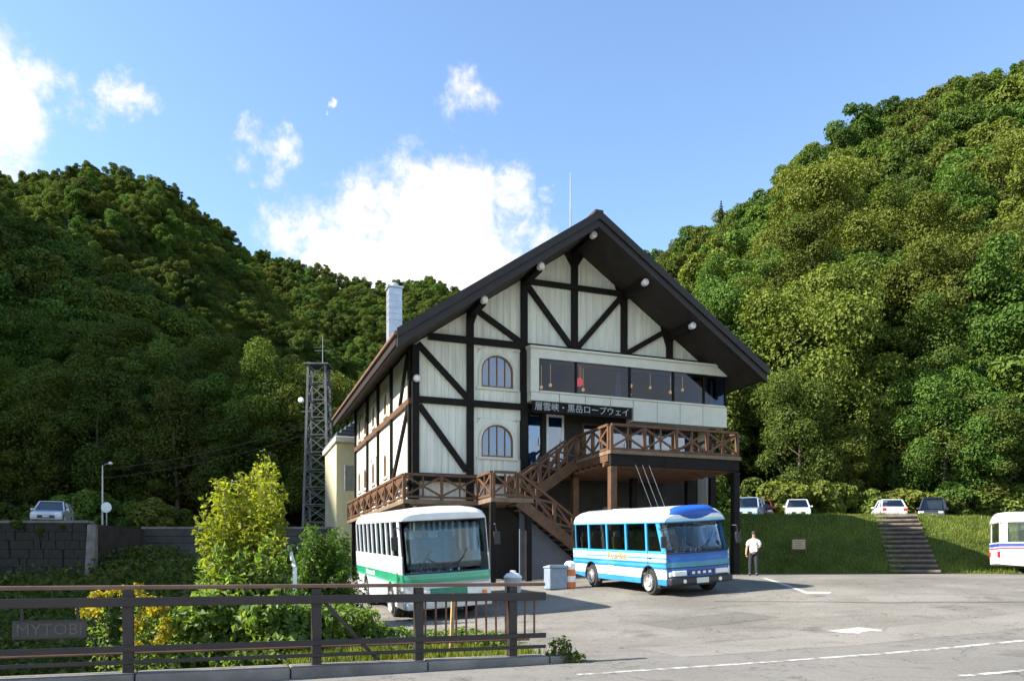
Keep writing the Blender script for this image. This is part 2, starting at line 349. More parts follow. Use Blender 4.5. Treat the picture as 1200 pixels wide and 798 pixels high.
def make_crown(name, Ht, Rr, k, n, leaf, mat, **kw):
    C, Nn, s = lobes_leaves(crown_lobes(Ht, Rr, k, n, **kw), leaf)
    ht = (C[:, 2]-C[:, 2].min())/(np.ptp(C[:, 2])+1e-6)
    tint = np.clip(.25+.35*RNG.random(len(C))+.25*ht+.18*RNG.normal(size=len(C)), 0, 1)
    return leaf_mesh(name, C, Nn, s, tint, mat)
NEAR = []
for i, (h, r, k) in enumerate(((13, 4.6, 26), (15, 4.2, 26), (11.5, 4.9, 24), (14, 5.3, 30), (12.5, 3.8, 20))):
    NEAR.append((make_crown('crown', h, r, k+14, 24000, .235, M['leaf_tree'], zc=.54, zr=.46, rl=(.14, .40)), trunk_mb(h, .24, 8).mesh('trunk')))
for _, t in NEAR: t.materials.append(M['bark'])
NEAR_T = [h for h in (13, 15, 11.5, 14, 12.5)]
src = bpy.data.collections.new('forest_sources')
for i, (h, r, k) in enumerate(((12, 4.6, 17), (13.5, 4.3, 17), (11, 5.0, 16), (12.5, 4.2, 15))):
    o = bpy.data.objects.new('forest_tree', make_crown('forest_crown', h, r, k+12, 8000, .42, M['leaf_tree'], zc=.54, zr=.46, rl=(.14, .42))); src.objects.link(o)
def forest_nodes():
    nt = bpy.data.node_groups.new('forest', 'GeometryNodeTree'); nt.interface.new_socket('Geometry', in_out='INPUT', socket_type='NodeSocketGeometry'); nt.interface.new_socket('Geometry', in_out='OUTPUT', socket_type='NodeSocketGeometry')
    N, L = nt.nodes, nt.links; gi = N.new('NodeGroupInput'); go = N.new('NodeGroupOutput'); ip = N.new('GeometryNodeInstanceOnPoints'); ci = N.new('GeometryNodeCollectionInfo')
    ci.inputs['Collection'].default_value = src; ci.inputs['Separate Children'].default_value = True; ci.inputs['Reset Children'].default_value = True
    def at(n, t):
        a = N.new('GeometryNodeInputNamedAttribute'); a.data_type = t; a.inputs['Name'].default_value = n; return a.outputs['Attribute']
    L.new(gi.outputs[0], ip.inputs['Points']); L.new(ci.outputs[0], ip.inputs['Instance']); ip.inputs['Pick Instance'].default_value = True
    L.new(at('idx', 'INT'), ip.inputs['Instance Index']); L.new(at('rot', 'FLOAT_VECTOR'), ip.inputs['Rotation']); L.new(at('scl', 'FLOAT_VECTOR'), ip.inputs['Scale'])
    L.new(ip.outputs[0], go.inputs[0]); return nt
FN = forest_nodes()
def forest(name, P, scl, label):
    n = len(P); me = bpy.data.meshes.new(name); me.vertices.add(n); me.vertices.foreach_set('co', np.asarray(P, np.float32).ravel())
    a = me.attributes.new('idx', 'INT', 'POINT'); a.data.foreach_set('value', RNG.integers(0, 4, n).astype(np.int32))
    rot = np.zeros((n, 3), np.float32); rot[:, 2] = RNG.random(n)*6.28; rot[:, :2] = RNG.normal(size=(n, 2))*.06
    a = me.attributes.new('rot', 'FLOAT_VECTOR', 'POINT'); a.data.foreach_set('vector', rot.ravel())
    sv = np.stack([scl, scl, scl*(.85+.35*RNG.random(n))], -1).astype(np.float32)
    a = me.attributes.new('scl', 'FLOAT_VECTOR', 'POINT'); a.data.foreach_set('vector', sv.ravel())
    o = link(name, me, None); md = o.modifiers.new('forest', 'NODES'); md.node_group = FN; tag(o, label, 'forest', kind='stuff'); return o

# ------------------------------------------------------------------ hills
M['hill'] = pmat('forest_floor', (.018, .028, .009), .95, .5, .15, .5, 2)
def lerp_poly(P, s):
    P = np.asarray(P, float); x = s*(len(P)-1); i = np.clip(np.floor(x).astype(int), 0, len(P)-2); f = (x-i)[..., None]; f = f
    return P[i]*(1-f)+P[i+1]*f
def wob(X, Y, sc, seed):
    r = np.random.default_rng(seed); v = 0
    for k in range(5):
        a = r.random()*6.28; f = (1+.7*k)/sc; v = v+np.sin((X*np.cos(a)+Y*np.sin(a))*f*6.28+r.random()*6.28)/(1+.6*k)
    return v/2.2
def hill_point(Hd, s, t):
    A = lerp_poly(Hd['base'], s); Rr = lerp_poly(Hd['ridge'], s); tt = t[..., None]
    P = A+(Rr-A)*tt; tc = np.clip(t, 0, 1); pw = Hd.get('pow', 1.); f = tc**(pw if not isinstance(pw, tuple) else pw[0]+(pw[1]-pw[0])*sstep(.36, .5, s))
    z = A[..., 2]+(Rr[..., 2]-A[..., 2])*np.where(t <= 1, f, 1-(t-1)*1.6)
    z = z+wob(P[..., 0], P[..., 1], Hd['wl'], Hd['seed'])*Hd['amp']*np.sin(np.clip(t, 0, 1)*np.pi)**.7
    return np.stack([P[..., 0], P[..., 1], z], -1)
def px3(px, Y, py, dz=-9): return ((px-600)/FPX*Y, Y, EYE+(HORIZON-py)/FPX*Y+dz)
HILLS = {
 'shaded_hill': dict(base=[(-130, -70, 2), (-110, -20, 2), (-75, 22, 2), (-55, 46, 3), (-36, 57, 4.2), (-20, 61, 4.2), (-9, 75, 3.5), (-4, 105, 3), (-4, 135, 3)],
                     ridge=[(-250, -60, 140), (-245, -5, 174), (-245, 60, 193), (-245, 190, 238), px3(-20, 140, 200, -16), px3(60, 148, 235, -16), px3(150, 158, 300, -16), px3(235, 166, 390, -15), px3(320, 170, 500, -14)], wl=55, amp=2.5, seed=3, pow=(.75, 1.0)),  # unseen heights at the left end are raised to throw shade on this slope
 'lit_ridge': dict(base=[(-260, 150, 20), (-190, 150, 20), (-140, 160, 12), (-110, 170, 8), (-85, 180, 5), (-65, 190, 5), (-50, 200, 5), (-38, 200, 4), (-25, 200, 4), (-5, 200, 4)],
                   ridge=[px3(-130, 400, 140, -13), px3(10, 420, 210, -13), px3(100, 430, 194, -13), px3(190, 430, 210, -13), px3(250, 430, 252, -13), px3(290, 420, 292, -13), px3(340, 400, 372, -13), px3(400, 380, 440, -13), px3(460, 360, 500, -13), px3(540, 340, 560, -13)], wl=105, amp=17, seed=6, pow=.9),
 'far_ridge': dict(base=[(-330, 480, 10), (-250, 480, 10), (-180, 480, 10), (-120, 480, 10), (-70, 480, 10), (-20, 480, 10), (50, 480, 10), (120, 480, 10)],
                   ridge=[px3(150, 900, 330, -18), px3(250, 900, 288, -18), px3(320, 900, 296, -18), px3(400, 900, 322, -18), px3(460, 900, 332, -18), px3(505, 900, 324, -18), px3(560, 900, 350, -18), px3(700, 900, 420, -18)], wl=220, amp=14, seed=9, pow=.9),
 'sunny_hill': dict(base=[(130, 18, 5), (85, 42, 5), (50, 57, 5), (36, 61, 5), (24, 63, 5), (10, 70, 4), (-6, 95, 3), (-12, 140, 3)],
                    ridge=[(300, 120, 190), (190, 180, 150), px3(1200, 205, 86, -14), px3(1100, 212, 112, -13), px3(1000, 232, 152, -13), px3(900, 262, 246, -12), px3(780, 300, 305, -12), px3(640, 380, 360, -12)], wl=70, amp=5, seed=12, pow=1.0),
}
ALLP = []
for name, Hd in HILLS.items():
    ns, nt_ = 90, 40; S, T = np.meshgrid(np.linspace(0, 1, ns), np.linspace(-.04, 1.35, nt_)); P = hill_point(Hd, S, T)
    i = np.arange(ns*nt_).reshape(nt_, ns); f = np.stack([i[:-1, :-1], i[:-1, 1:], i[1:, 1:], i[1:, :-1]], -1).reshape(-1, 4)
    tag(link(name, np_mesh(name, P.reshape(-1, 3), f), M['hill']), kind='structure')
    sp = {'shaded_hill': 4.2, 'lit_ridge': 6.4, 'far_ridge': 9.5, 'sunny_hill': 6.6}[name]
    pts = []; nrow = 240
    tv = 0.005
    L0 = np.linalg.norm(np.diff(hill_point(Hd, np.full(60, .5), np.linspace(0, 1, 60)), axis=0), axis=1).sum()
    while tv < 1.16:
        Pr = hill_point(Hd, np.linspace(0, 1, 400), np.full(400, tv)); L_ = np.linalg.norm(np.diff(Pr, axis=0), axis=1).sum(); n = int(L_/sp)
        s = np.clip((np.arange(n)+RNG.random(n))/n, 0, 1); t = tv+(RNG.random(n)-.5)*sp/L0*1.1
        pts.append(hill_point(Hd, s, np.maximum(t, .002))); tv += sp/L0
    P = np.concatenate(pts); px = 600+FPX*P[:, 0]/np.maximum(P[:, 1], 1)
    keep = (P[:, 1] > 8) & (px > -260) & (px < 1420); P = P[keep]
    ALLP.append((name, P))
# the trees that show largest are things of their own
LIM = 130
DESC = {'sunny_hill': ('leafy broadleaf tree in the dense sunlit forest right of the lodge', 'broadleaf trees on the sunlit hillside'),
        'shaded_hill': ('dark leafy broadleaf tree in the shaded forest above the retaining walls', 'broadleaf trees on the shaded hillside')}
for name, P in ALLP:
    sc_ = {'lit_ridge': .9, 'far_ridge': 1.3, 'sunny_hill': 1.08, 'shaded_hill': .68}[name]
    scl = sc_*(.6+.75*RNG.random(len(P))**1.3)
    if name in DESC:
        px = 600+FPX*P[:, 0]/P[:, 1]; dist = np.hypot(P[:, 0], P[:, 1]); inf = (px > -30) & (px < 1230)
        if name == 'sunny_hill': inf &= px > 740
        order = np.argsort(np.where(inf, dist, 1e9))[:LIM]
        root0 = [None]*5
        for k, j in enumerate(order):
            v = int(RNG.integers(0, 5)); x, y, z = P[j]; s = scl[j]; rz = random.random()*6.28
            if root0[v] is None:
                r = thing('broadleaf_tree', DESC[name][0], 'tree', group=DESC[name][1]); link('crown', NEAR[v][0], None, r); link('trunk', NEAR[v][1], None, r); root0[v] = r
            else: r = copy_tree(root0[v])
            r.location = (x, y, z-.3); r.rotation_euler = (random.gauss(0, .04), random.gauss(0, .04), rz); r.scale = (s, s, s*random.uniform(.88, 1.15))
        mask = np.ones(len(P), bool); mask[order] = False; P = P[mask]; scl = scl[mask]
    lab = {'shaded_hill': 'dark green forest covering the shaded hillside above the retaining walls', 'lit_ridge': 'green forest on the half sunlit ridge behind the shaded hill',
           'far_ridge': 'distant forest on the far ridge below the big white cloud', 'sunny_hill': 'bright green forest climbing the sunlit hill behind the parked cars'}[name]
    P = P.copy(); P[:, 2] -= .4
    forest('forest', P, scl, lab)
    print(name, len(P))
# ------------------------------------------------------------------ the half-timbered lodge
def board_mat(name, col):
    return pmat(name, col, .8, .17, 1.1, .35, 8, stretch=(5, 5, .35))
M['cream'] = board_mat('cream_boards', (.70, .68, .585))
M['cream_trim'] = pmat('cream_trim', (.62, .60, .51), .6, .08, 2)
M['timber'] = pmat('dark_timber', (.009, .0065, .005), .75, .5, 3, .3, 12, spec=.25)
M['timber_brown'] = pmat('brown_timber', (.105, .048, .02), .65, .35, 3, .3, 12)
M['deck_wood'] = pmat('deck_wood', (.17, .115, .07), .8, .3, 3, .3, 12)
M['roof'] = pmat('roof_metal', (.05, .035, .028), .5, .2, 1.5, .1, 8)
M['fascia'] = pmat('fascia_brown', (.02, .014, .011), .6, .25, 2, .15, 6)
M['gutter'] = pmat('copper_gutter', (.22, .13, .095), .5, .25, 2)
M['soffit'] = pmat('soffit_boards', (.034, .025, .019), .8, .3, 2, .2, 10)
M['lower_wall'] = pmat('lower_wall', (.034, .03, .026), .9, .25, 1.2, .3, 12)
M['shutter'] = pmat('grey_shutter', (.20, .19, .17), .6, .12, 2)
M['white_paint'] = pmat('white_paint', (.8, .8, .78), .45, .05, 2)
M['frame_brown'] = pmat('window_frame_brown', (.20, .09, .03), .6, .2, 5)
M['glass_bay'] = glass_mat('bay_glass', (.42, .50, .62), .9)
M['glass_win'] = glass_mat('window_glass', (.5, .6, .72), 4.0)
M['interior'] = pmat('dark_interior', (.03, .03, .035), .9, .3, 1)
M['sky_backing'] = pmat('painted_sky_reflection', (.20, .30, .42), .8, .2, 2)  # sheet behind the panes, its blue stands for reflected sky
M['curtain'] = pmat('pale_curtain', (.45, .5, .55), .9, .15, 6)
M['vent_metal'] = pmat('vent_metal', (.55, .57, .6), .35, .15, 3, metal=.6)
M['dark_roof_tile'] = pmat('dark_roof_tile', (.06, .065, .075), .6, .3, 2)
M['annex_wall'] = pmat('annex_wall', (.55, .49, .30), .8, .12, 1)
M['rust'] = pmat('rusty_steel', (.14, .06, .035), .8, .4, 8, .3, 30)
def emit_mat(name, col, st):
    m, nt, N, L, b = new_mat(name); b.inputs['Base Color'].default_value = (*col, 1); b.inputs['Emission Color'].default_value = (*col, 1); b.inputs['Emission Strength'].default_value = st; return m
M['lamp_orange'] = emit_mat('orange_lantern', (1, .42, .12), .9); M['lamp_red'] = emit_mat('red_lantern', (.9, .05, .04), 1.2)

UA = math.atan(.366); BS = 1.1
lodge = thing('lodge', 'large half-timbered cream lodge with dark gable roof behind the two buses', 'building', (-4.224, 33, -.15), UA)
lodge.scale = (BS, BS, BS)
US = [0, 2.3, 4.57, 6.8, 9.1, 11.31, 13.6]; WU = 13.6; CU = 6.8; SL = .683; ZAP = 15.2; THK = .5
DEPTH = 14.0; GB = .9   # ground in lodge metres
def zu(u): return ZAP-THK-SL*abs(u-CU)        # underside of roof
def arch_pts(cx, w, z0, zs, n=10):
    r = w/2; return [(cx+r*math.cos(math.pi*k/n), zs+(r*.95)*math.sin(math.pi*k/n)) for k in range(n+1)]
def boards(name, axis, a0, a1, z0, ztop, parent, mat, face, holes=(), bw=.285):
    """one infill panel of vertical boards: axis 'u' lies in a plane of constant v, 'v' in a plane of constant u"""
    mb = MB(); n = max(1, round((a1-a0)/bw)); w = (a1-a0)/n
    for k in range(n):
        x0, x1 = a0+k*w+.004, a0+(k+1)*w-.004; d = .004*random.random()
        segs = [(z0, None)]
        for (h0, h1, hz0, hz1) in holes:
            if x1 > h0 and x0 < h1: segs = [(z0, hz0), (hz1, None)]
        for s0, s1 in segs:
            t0, t1 = (ztop(x0), ztop(x1)) if s1 is None else (s1, s1)
            if t0 < s0+.03 and t1 < s0+.03: continue
            t0, t1 = max(t0, s0+.01), max(t1, s0+.01)
            f0, f1 = face-.03-d, face+.03
            q = [(x0, s0), (x1, s0), (x1, t1), (x0, t0)]
            if axis == 'u': mb.prism(q, 'y', f0, f1)
            else: mb.prism(q, 'x', f0, f1)
    return mb.build(name, mat, parent) if mb.V else None
def timber(p, q, w=.24, h=.16, name='timber', mat=None, parent=None, up=(0, 1, 0)):
    return MB().beam(p, q, w, h, up).build(name, mat or M['timber'], parent or lodge)
# backing wall behind the boards: keeps the grooves dark and the rooms closed
front_open = MB()
TV = -.075
wall_back = MB()
gable = [(0, 4.0), (4.57, 4.0), (4.57, zu(4.57)), (0, zu(0)-.02)]
for k in range(6):
    a0, a1 = US[k], US[k+1]
    def zt(u): return zu(u)-.01
    if k < 2:
        for (z0, z1) in ((5.05, 7.96), (7.96, 10.42)):
            holes = []
            if k == 1: holes = [(2.60, 4.30, (5.90 if z0 < 6 else 8.66)-.05, (5.90 if z0 < 6 else 8.66)+1.52)]
            boards('siding_panel', 'u', a0+.02, a1-.02, z0, lambda u, z1=z1: min(z1, zt(u)), lodge, M['cream'], 0, holes)
    boards('siding_panel', 'u', a0+.02, a1-.02, 10.42, zt, lodge, M['cream'], 0)
timb = []
for k, u in enumerate(US):
    z0 = 4.0 if k < 3 else 10.3
    if k == 6: z0 = 4.0
    timber((u+(.11 if k == 0 else -.11 if k == 6 else 0), TV, z0), (u+(.11 if k == 0 else -.11 if k == 6 else 0), TV, zu(u)-.02), .27, .2)
timber((0, TV-.015, 7.96), (4.57, TV-.015, 7.96), .2, .24, up=(0, 0, 1)); timber((0, TV-.015, 5.0), (4.57, TV-.015, 5.0), .2, .3, up=(0, 0, 1))
timber((.62, TV-.015, 10.42), (12.98, TV-.015, 10.42), .2, .25, up=(0, 0, 1)); timber((4.5, TV-.015, 13.05), (9.1, TV-.015, 13.05), .2, .2, up=(0, 0, 1))
BV = TV-.005
for (p, q) in (((.2, 10.1), (2.2, 8.15)), ((.25, 7.75), (2.15, 5.3)), ((2.4, 11.75), (4.45, 10.55)), ((4.7, 12.9), (6.65, 10.6)), ((8.95, 12.9), (6.95, 10.6)), ((11.2, 11.75), (9.2, 10.55))):
    timber((p[0], BV, p[1]), (q[0], BV, q[1]), .22, .15)
# knee brackets flaring from each post top
for k in (1, 2, 3, 4, 5):
    u = US[k]; z = zu(u)
    for sx in ((-1, 1) if k == 3 else (-1,) if u > CU else (1,)):
        MB().prism([(u, z-.05), (u+sx*.42, zu(u+sx*.42)-.03), (u, z-1.0)], 'y', TV-.06, TV+.05).build('bracket', M['timber'], lodge)
# back wall of the gable, side walls, rear wall
zb0 = 3.9
MB().prism([(0.05, GB-.5), (4.55, GB-.5), (4.55, zu(4.55)), (.05, zu(.05))], 'y', .05, .2).build('wall', M['cream'], lodge)
MB().prism([(4.55, 10.3), (13.55, 10.3), (13.55, zu(13.55)), (CU, zu(CU)), (4.55, zu(4.55))], 'y', .05, .2).build('wall', M['cream'], lodge)
MB().box(.06, .2, .2, DEPTH, GB-.5, 10.0).build('wall', M['cream'], lodge)
MB().box(13.4, 13.6, .2, DEPTH, GB-.5, 10.0).build('wall', M['cream'], lodge)
MB().prism([(0.05, GB-.5), (13.55, GB-.5), (13.55, zu(13.55)), (CU, zu(CU)), (.05, zu(.05))], 'y', DEPTH-.2, DEPTH).build('wall', M['cream'], lodge)
# arched windows
def arch_window(cu, z0, w=.98, hgt=1.06, parent=lodge, side=False, face=-.03, sill=True):
    """origin of the window in the plane; front: constant v; side: constant u"""
    def P(a, d, z): return (d, a, z) if side else (a, d, z)
    root = None
    zs = z0+hgt-w/2*.95; arc = arch_pts(cu, w, z0, zs); arcO = arch_pts(cu, w+.26, z0, zs)
    # surround: closes the square opening round the arch
    x0, x1, zt = cu-w/2-.2, cu+w/2+.2, z0+hgt+.24; mb = MB(); n = len(arc)
    inner = [(cu+w/2, z0)]+arc+[(cu-w/2, z0)]
    outer = []
    for (a, z) in inner:
        if (a, z) in ((cu+w/2, z0),): outer.append((x1, z0)); continue
        if (a, z) in ((cu-w/2, z0),): outer.append((x0, z0)); continue
        dx, dz = a-cu, z-zs; sx = ((x1-cu)/abs(dx)) if abs(dx) > 1e-6 else 1e9; sz = ((zt-zs)/dz) if dz > 1e-6 else 1e9; s = min(sx, sz); outer.append((cu+dx*s, zs+dz*s))
    def ring(A, Bb, d0, d1, m):
        vs = [P(a, d0, z) for a, z in A]+[P(a, d0, z) for a, z in Bb]+[P(a, d1, z) for a, z in A]+[P(a, d1, z) for a, z in Bb]; k = len(A); fs = []
        for i in range(k-1): fs += [(i, i+1, k+i+1, k+i), (2*k+i, 3*k+i, 3*k+i+1, 2*k+i+1), (i, 2*k+i, 2*k+i+1, i+1), (k+i, k+i+1, 3*k+i+1, 3*k+i)]
        fs += [(0, k, 3*k, 2*k), (k-1, 3*k-1, 4*k-1, 2*k-1)]
        m.add(vs, fs)
    ring(inner, outer, -.02, .04, mb)
    wdw = mb.build('window', M['cream'], parent)
    mb = MB(); innerO = [(cu+w/2+.12, z0)]+arch_pts(cu, w+.24, z0, zs)+[(cu-w/2-.12, z0)]; ring([(cu+w/2, z0)]+arc+[(cu-w/2, z0)], innerO, -.065, -.015, mb); mb.build('surround', M['cream_trim'], wdw)
    mb = MB(); ring([(cu+w/2-.06, z0)]+arch_pts(cu, w-.12, z0, zs)+[(cu-w/2+.06, z0)], [(cu+w/2, z0)]+arc+[(cu-w/2, z0)], -.03, .03, mb)
    mb.add([P(a, d, z) for d in (-.03, .03) for a, z in ((cu-w/2, z0), (cu+w/2, z0), (cu+w/2, z0+.07), (cu-w/2, z0+.07))], [(0, 1, 2, 3), (7, 6, 5, 4), (0, 4, 5, 1), (1, 5, 6, 2), (2, 6, 7, 3), (3, 7, 4, 0)])
    mb.build('frame', M['frame_brown'], wdw)
    ga = [(cu-w/2, z0)]+[(a, z) for a, z in reversed(arc)]+[(cu+w/2, z0)]
    mb = MB(); mb.add([P(a, .015, z) for a, z in ga]+[P(a, .022, z) for a, z in ga], [tuple(range(len(ga))), tuple(range(2*len(ga)-1, len(ga)-1, -1))]); mb.build('pane', M['glass_win'], wdw)
    mb = MB(); mb.add([P(a, .046, z) for a, z in ga], [tuple(range(len(ga)))]); mb.build('sky_backing', M['sky_backing'], wdw)  # flat sheet carrying the sky reflection as plain blue colour
    for i in (-1, 0, 1):
        a = cu+i*w*.25; top = zs+math.sqrt(max(0, 1-(i*.5)**2))*w/2*.95
        m2 = MB()
        if side: m2.box(-.02, .012, a-.022, a+.022, z0+.05, top)
        else: m2.box(a-.022, a+.022, -.02, .012, z0+.05, top)
        m2.build('muntin', M['frame_brown'], wdw)
    m2 = MB()
    if side: m2.box(-.11, -.005, cu-w/2-.2, cu+w/2+.2, z0-.1, z0)
    else: m2.box(cu-w/2-.2, cu+w/2+.2, -.11, -.005, z0-.1, z0)
    m2.build('sill', M['cream_trim'], wdw)
arch_window(3.45, 5.90, 1.34, 1.3); arch_window(3.45, 8.66, 1.34, 1.3)
for z0 in (5.05, 7.96):   # plain board strips close the square openings left and right of the arches
    pass
# side wall facing the bus
VS = [0, 3.6, 6.7, 9.6, 13.4]
for k in range(4):
    for (z0, z1) in ((5.05, 7.9), (7.9, 9.95)):
        hl = []
        for cv in (5.15, 8.15, 10.5, 12.3):
            if VS[k] < cv < VS[k+1]: hl.append((cv-.54, cv+.54, z0+.42, z0+1.72))
        a0, a1 = VS[k]+.03, VS[k+1]-.03
        mb = MB(); n = round((a1-a0)/.3); w = (a1-a0)/n
        for i in range(n):
            x0, x1 = a0+i*w+.007, a0+(i+1)*w-.007; segs = [(z0, z1)]
            for h in hl:
                if x1 > h[0] and x0 < h[1]: segs = [(z0, h[2]), (h[3], z1)]
            for s0, s1 in segs: mb.box(-.03-.004*random.random(), .03, x0, x1, s0, s1)
        mb.build('siding_panel', M['cream'], lodge)
for v in VS: timber((-.06, v+(.1 if v == 0 else 0), 4.0), (-.06, v+(.1 if v == 0 else 0), 10.0), .22, .17, up=(1, 0, 0), mat=M['timber'])
timber((-.075, -.05, 7.9), (-.075, 13.4, 7.9), .17, .22, mat=M['timber_brown'], up=(0, 0, 1)); timber((-.075, -.05, 5.0), (-.075, 13.4, 5.0), .17, .28, mat=M['timber_brown'], up=(0, 0, 1))
timber((-.065, .4, 7.7), (-.065, 3.3, 5.2), .2, .14, up=(1, 0, 0)); timber((-.065, .4, 9.8), (-.065, 1.9, 8.05), .2, .14, up=(1, 0, 0))
for cv in (5.15, 8.15, 10.5, 12.3):
    for z0 in (5.05+.48, 7.9+.36): arch_window(cv, z0, .62, 1.02, side=True)
# roof
RF = -2.4; RB = DEPTH+.9; HW = 7.85
def roof_side(sx):
    e = (CU+sx*HW, ZAP-SL*HW); r_ = (CU, ZAP)
    MB().prism([r_, e, (e[0], e[1]-.16), (r_[0], r_[1]-.16)], 'y', RF, RB).build('roof_panel', M['roof'], roof)
    MB().prism([(CU, ZAP-.165), (e[0]-sx*.06, e[1]-.165), (e[0]-sx*.06, e[1]-.42), (CU, ZAP-.50)], 'y', RF+.25, RB-.1).build('soffit', M['soffit'], roof)
    # stepped barge boards along the front edge
    MB().prism([(CU, ZAP+.05), (e[0]+sx*.04, e[1]+.05), (e[0]+sx*.04, e[1]-.27), (CU, ZAP-.27)], 'y', RF-.06, RF-.003).build('barge_board', M['fascia'], roof)
    MB().prism([(CU, ZAP-.20), (e[0], e[1]-.20), (e[0], e[1]-.56), (CU, ZAP-.56)], 'y', RF+.03, RF+.24).build('barge_board', M['fascia'], roof)
    g0 = e[0]+sx*.07
    MB().tube([(g0, RF, e[1]-.10), (g0, RB, e[1]-.07)], .075, 8).build('gutter', M['gutter'], roof)
    MB().prism([(e[0], e[1]+.0), (e[0]+sx*.03, e[1]), (e[0]+sx*.03, e[1]-.44), (e[0], e[1]-.44)], 'y', RF+.25, RB).build('eaves_board', M['fascia'], roof)
    for t in np.arange(.5, RB-RF, .55):   # standing seams
        pass
roof = bpy.data.objects.new('roof', None); COL.objects.link(roof); roof.parent = lodge
roof_side(-1); roof_side(1)
MB().beam((CU, RF, ZAP+.03), (CU, RB, ZAP+.03), .34, .1).build('ridge_cap', M['roof'], roof)
for k, u in enumerate(US[1:6]):
    z = zu(u)-.16
    MB().box(u-.13, u+.13, -1.72, .0, z-.16, z+.16).build('purlin', M['timber'], roof)
    MB().lathe([(.05, -1.72), (.12, -1.74), (.135, -1.86), (.135, -1.96), (.09, -2.0)], (u, 0, z-.02), 'y', 12).build('flood_lamp', M['white_paint'], roof)
MB().lathe([(.05, -.05), (.13, -.08), (.14, -.22), (.09, -.28)], (.12, -.1, 8.72), 'y', 10).build('corner_lamp', M['white_paint'], lodge)
ch = MB(); ch.box(-.30, .30, -.30, .30, -2.6, 1.35); ch.box(-.36, .36, -.36, .36, 1.35, 1.43)
for i in range(5): ch.box(-.315, .315, -.315, .315, -.1+i*.28, -.07+i*.28)
chm = ch.build('chimney', M['vent_metal'], roof, loc=(.45, 5.6, 12.75))
MB().lathe([(.16, 0), (.22, .04), (.22, .12), (.1, .2)], (0, 0, 1.45), 'z', 12).build('cowl', M['vent_metal'], chm)
MB().tube([(CU, .3, ZAP), (CU, .3, 18.0)], [.045, .02], 6).build('antenna', M['vent_metal'], roof)
# projecting window band
bay = bpy.data.objects.new('window_bay', None); COL.objects.link(bay); bay.parent = lodge
B0, B1, BVf, BZ0, BZ1 = 4.66, 13.9, -.62, 7.62, 10.26
def bb(name, mat, *a): return MB().box(*a).build(name, mat, bay, .01)
bb('top_band', M['cream_trim'], B0, B1, BVf, .04, 9.86, BZ1)
MB().prism([(BVf-.09, BZ1-.02), (BVf-.09, BZ1+.06), (.03, BZ1+.16), (.03, BZ1-.0)], 'x', B0-.05, B1+.05).build('cap', M['cream_trim'], bay)
bb('side_band', M['cream_trim'], B0, B0+.36, BVf, .04, 8.50, 9.857)
bb('side_wall', M['cream_trim'], B1-.14, B1, BVf+.16, .04, 8.50, 9.857)
edges = [B0, 5.9, 7.05, 8.2, 9.26, 10.4, 11.52, 12.66, B1]
for i in range(8):
    z0 = 8.16 if i < 4 else BZ0
    MB().box(edges[i]+.012, edges[i+1]-.012, BVf, .04, z0, 8.49).build('cladding_panel', M['cream_trim'], bay, .012)
bb('base_plate', M['timber'], B0+.05, B1-.05, BVf+.05, .05, BZ0-.06, BZ0-.003) if False else None
MB().box(B0+.37, B1-.15, BVf-.05, BVf+.10, 8.492, 8.56).build('sill', M['cream_trim'], bay)
px_m = [B0+.36, 6.55, 6.85, 9.02, 9.2, 11.2, 11.48, 12.7, B1-.02]
panes = [(5.02, 6.62), (6.72, 9.08), (9.18, 11.18), (11.28, 12.72), (12.80, B1-.02)]
for p0, p1 in panes:
    w = MB().box(p0, p1, BVf+.10, BVf+.115, 8.56, 9.86).build('pane', M['glass_bay'], bay)
for p in (5.02, 6.67, 9.13, 11.23, 12.76, B1-.03):
    MB().box(p-.045, p+.045, BVf+.06, BVf+.15, 8.56, 9.86).build('mullion', M['timber'], bay)
MB().box(B1-.135, B1-.12, BVf+.16, .0, 8.56, 9.8).build('pane', M['glass_bay'], bay)
# dim dining room behind the glass
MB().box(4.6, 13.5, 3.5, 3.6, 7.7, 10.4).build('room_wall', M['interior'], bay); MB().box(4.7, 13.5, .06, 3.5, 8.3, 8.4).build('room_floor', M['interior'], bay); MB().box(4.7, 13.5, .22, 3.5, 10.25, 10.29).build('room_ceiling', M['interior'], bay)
for (a, d, z, c, s) in ((5.5, 1.2, 9.5, 'o', .09), (6.1, 1.8, 9.3, 'o', .07), (6.4, 1.5, 9.35, 'o', .07), (7.3, .5, 9.33, 'r', .17), (7.7, 1.2, 9.55, 'o', .09), (8.0, 1.6, 9.3, 'o', .07), (9.9, .8, 9.45, 'o', .09), (10.3, 1.6, 9.25, 'o', .07), (11.0, 1.0, 9.5, 'o', .06), (12.1, 1.1, 9.4, 'o', .07), (12.6, .9, 9.5, 'o', .06)):
    l_ = MB().lathe([(s*.4, -s), (s, -s*.5), (s, s*.5), (s*.4, s)], (a, d, z), 'z', 10).tube([(a, d, z+s), (a, d, 10.25)], .008, 4).build('lantern', M['lamp_orange'] if c == 'o' else M['lamp_red'], bay)
for (a, w) in ((8.72, .28), (13.3, .12)):
    mb = MB(); mb.add([(a-w*.35, BVf+.3, 9.7), (a+w*.35, BVf+.32, 9.7), (a+w*.55, BVf+.3, 8.45), (a-w*.75, BVf+.28, 8.45), (a, BVf+.22, 9.2)], [(0, 1, 4), (1, 2, 4), (2, 3, 4), (3, 0, 4)]); mb.build('curtain', M['curtain'], bay)
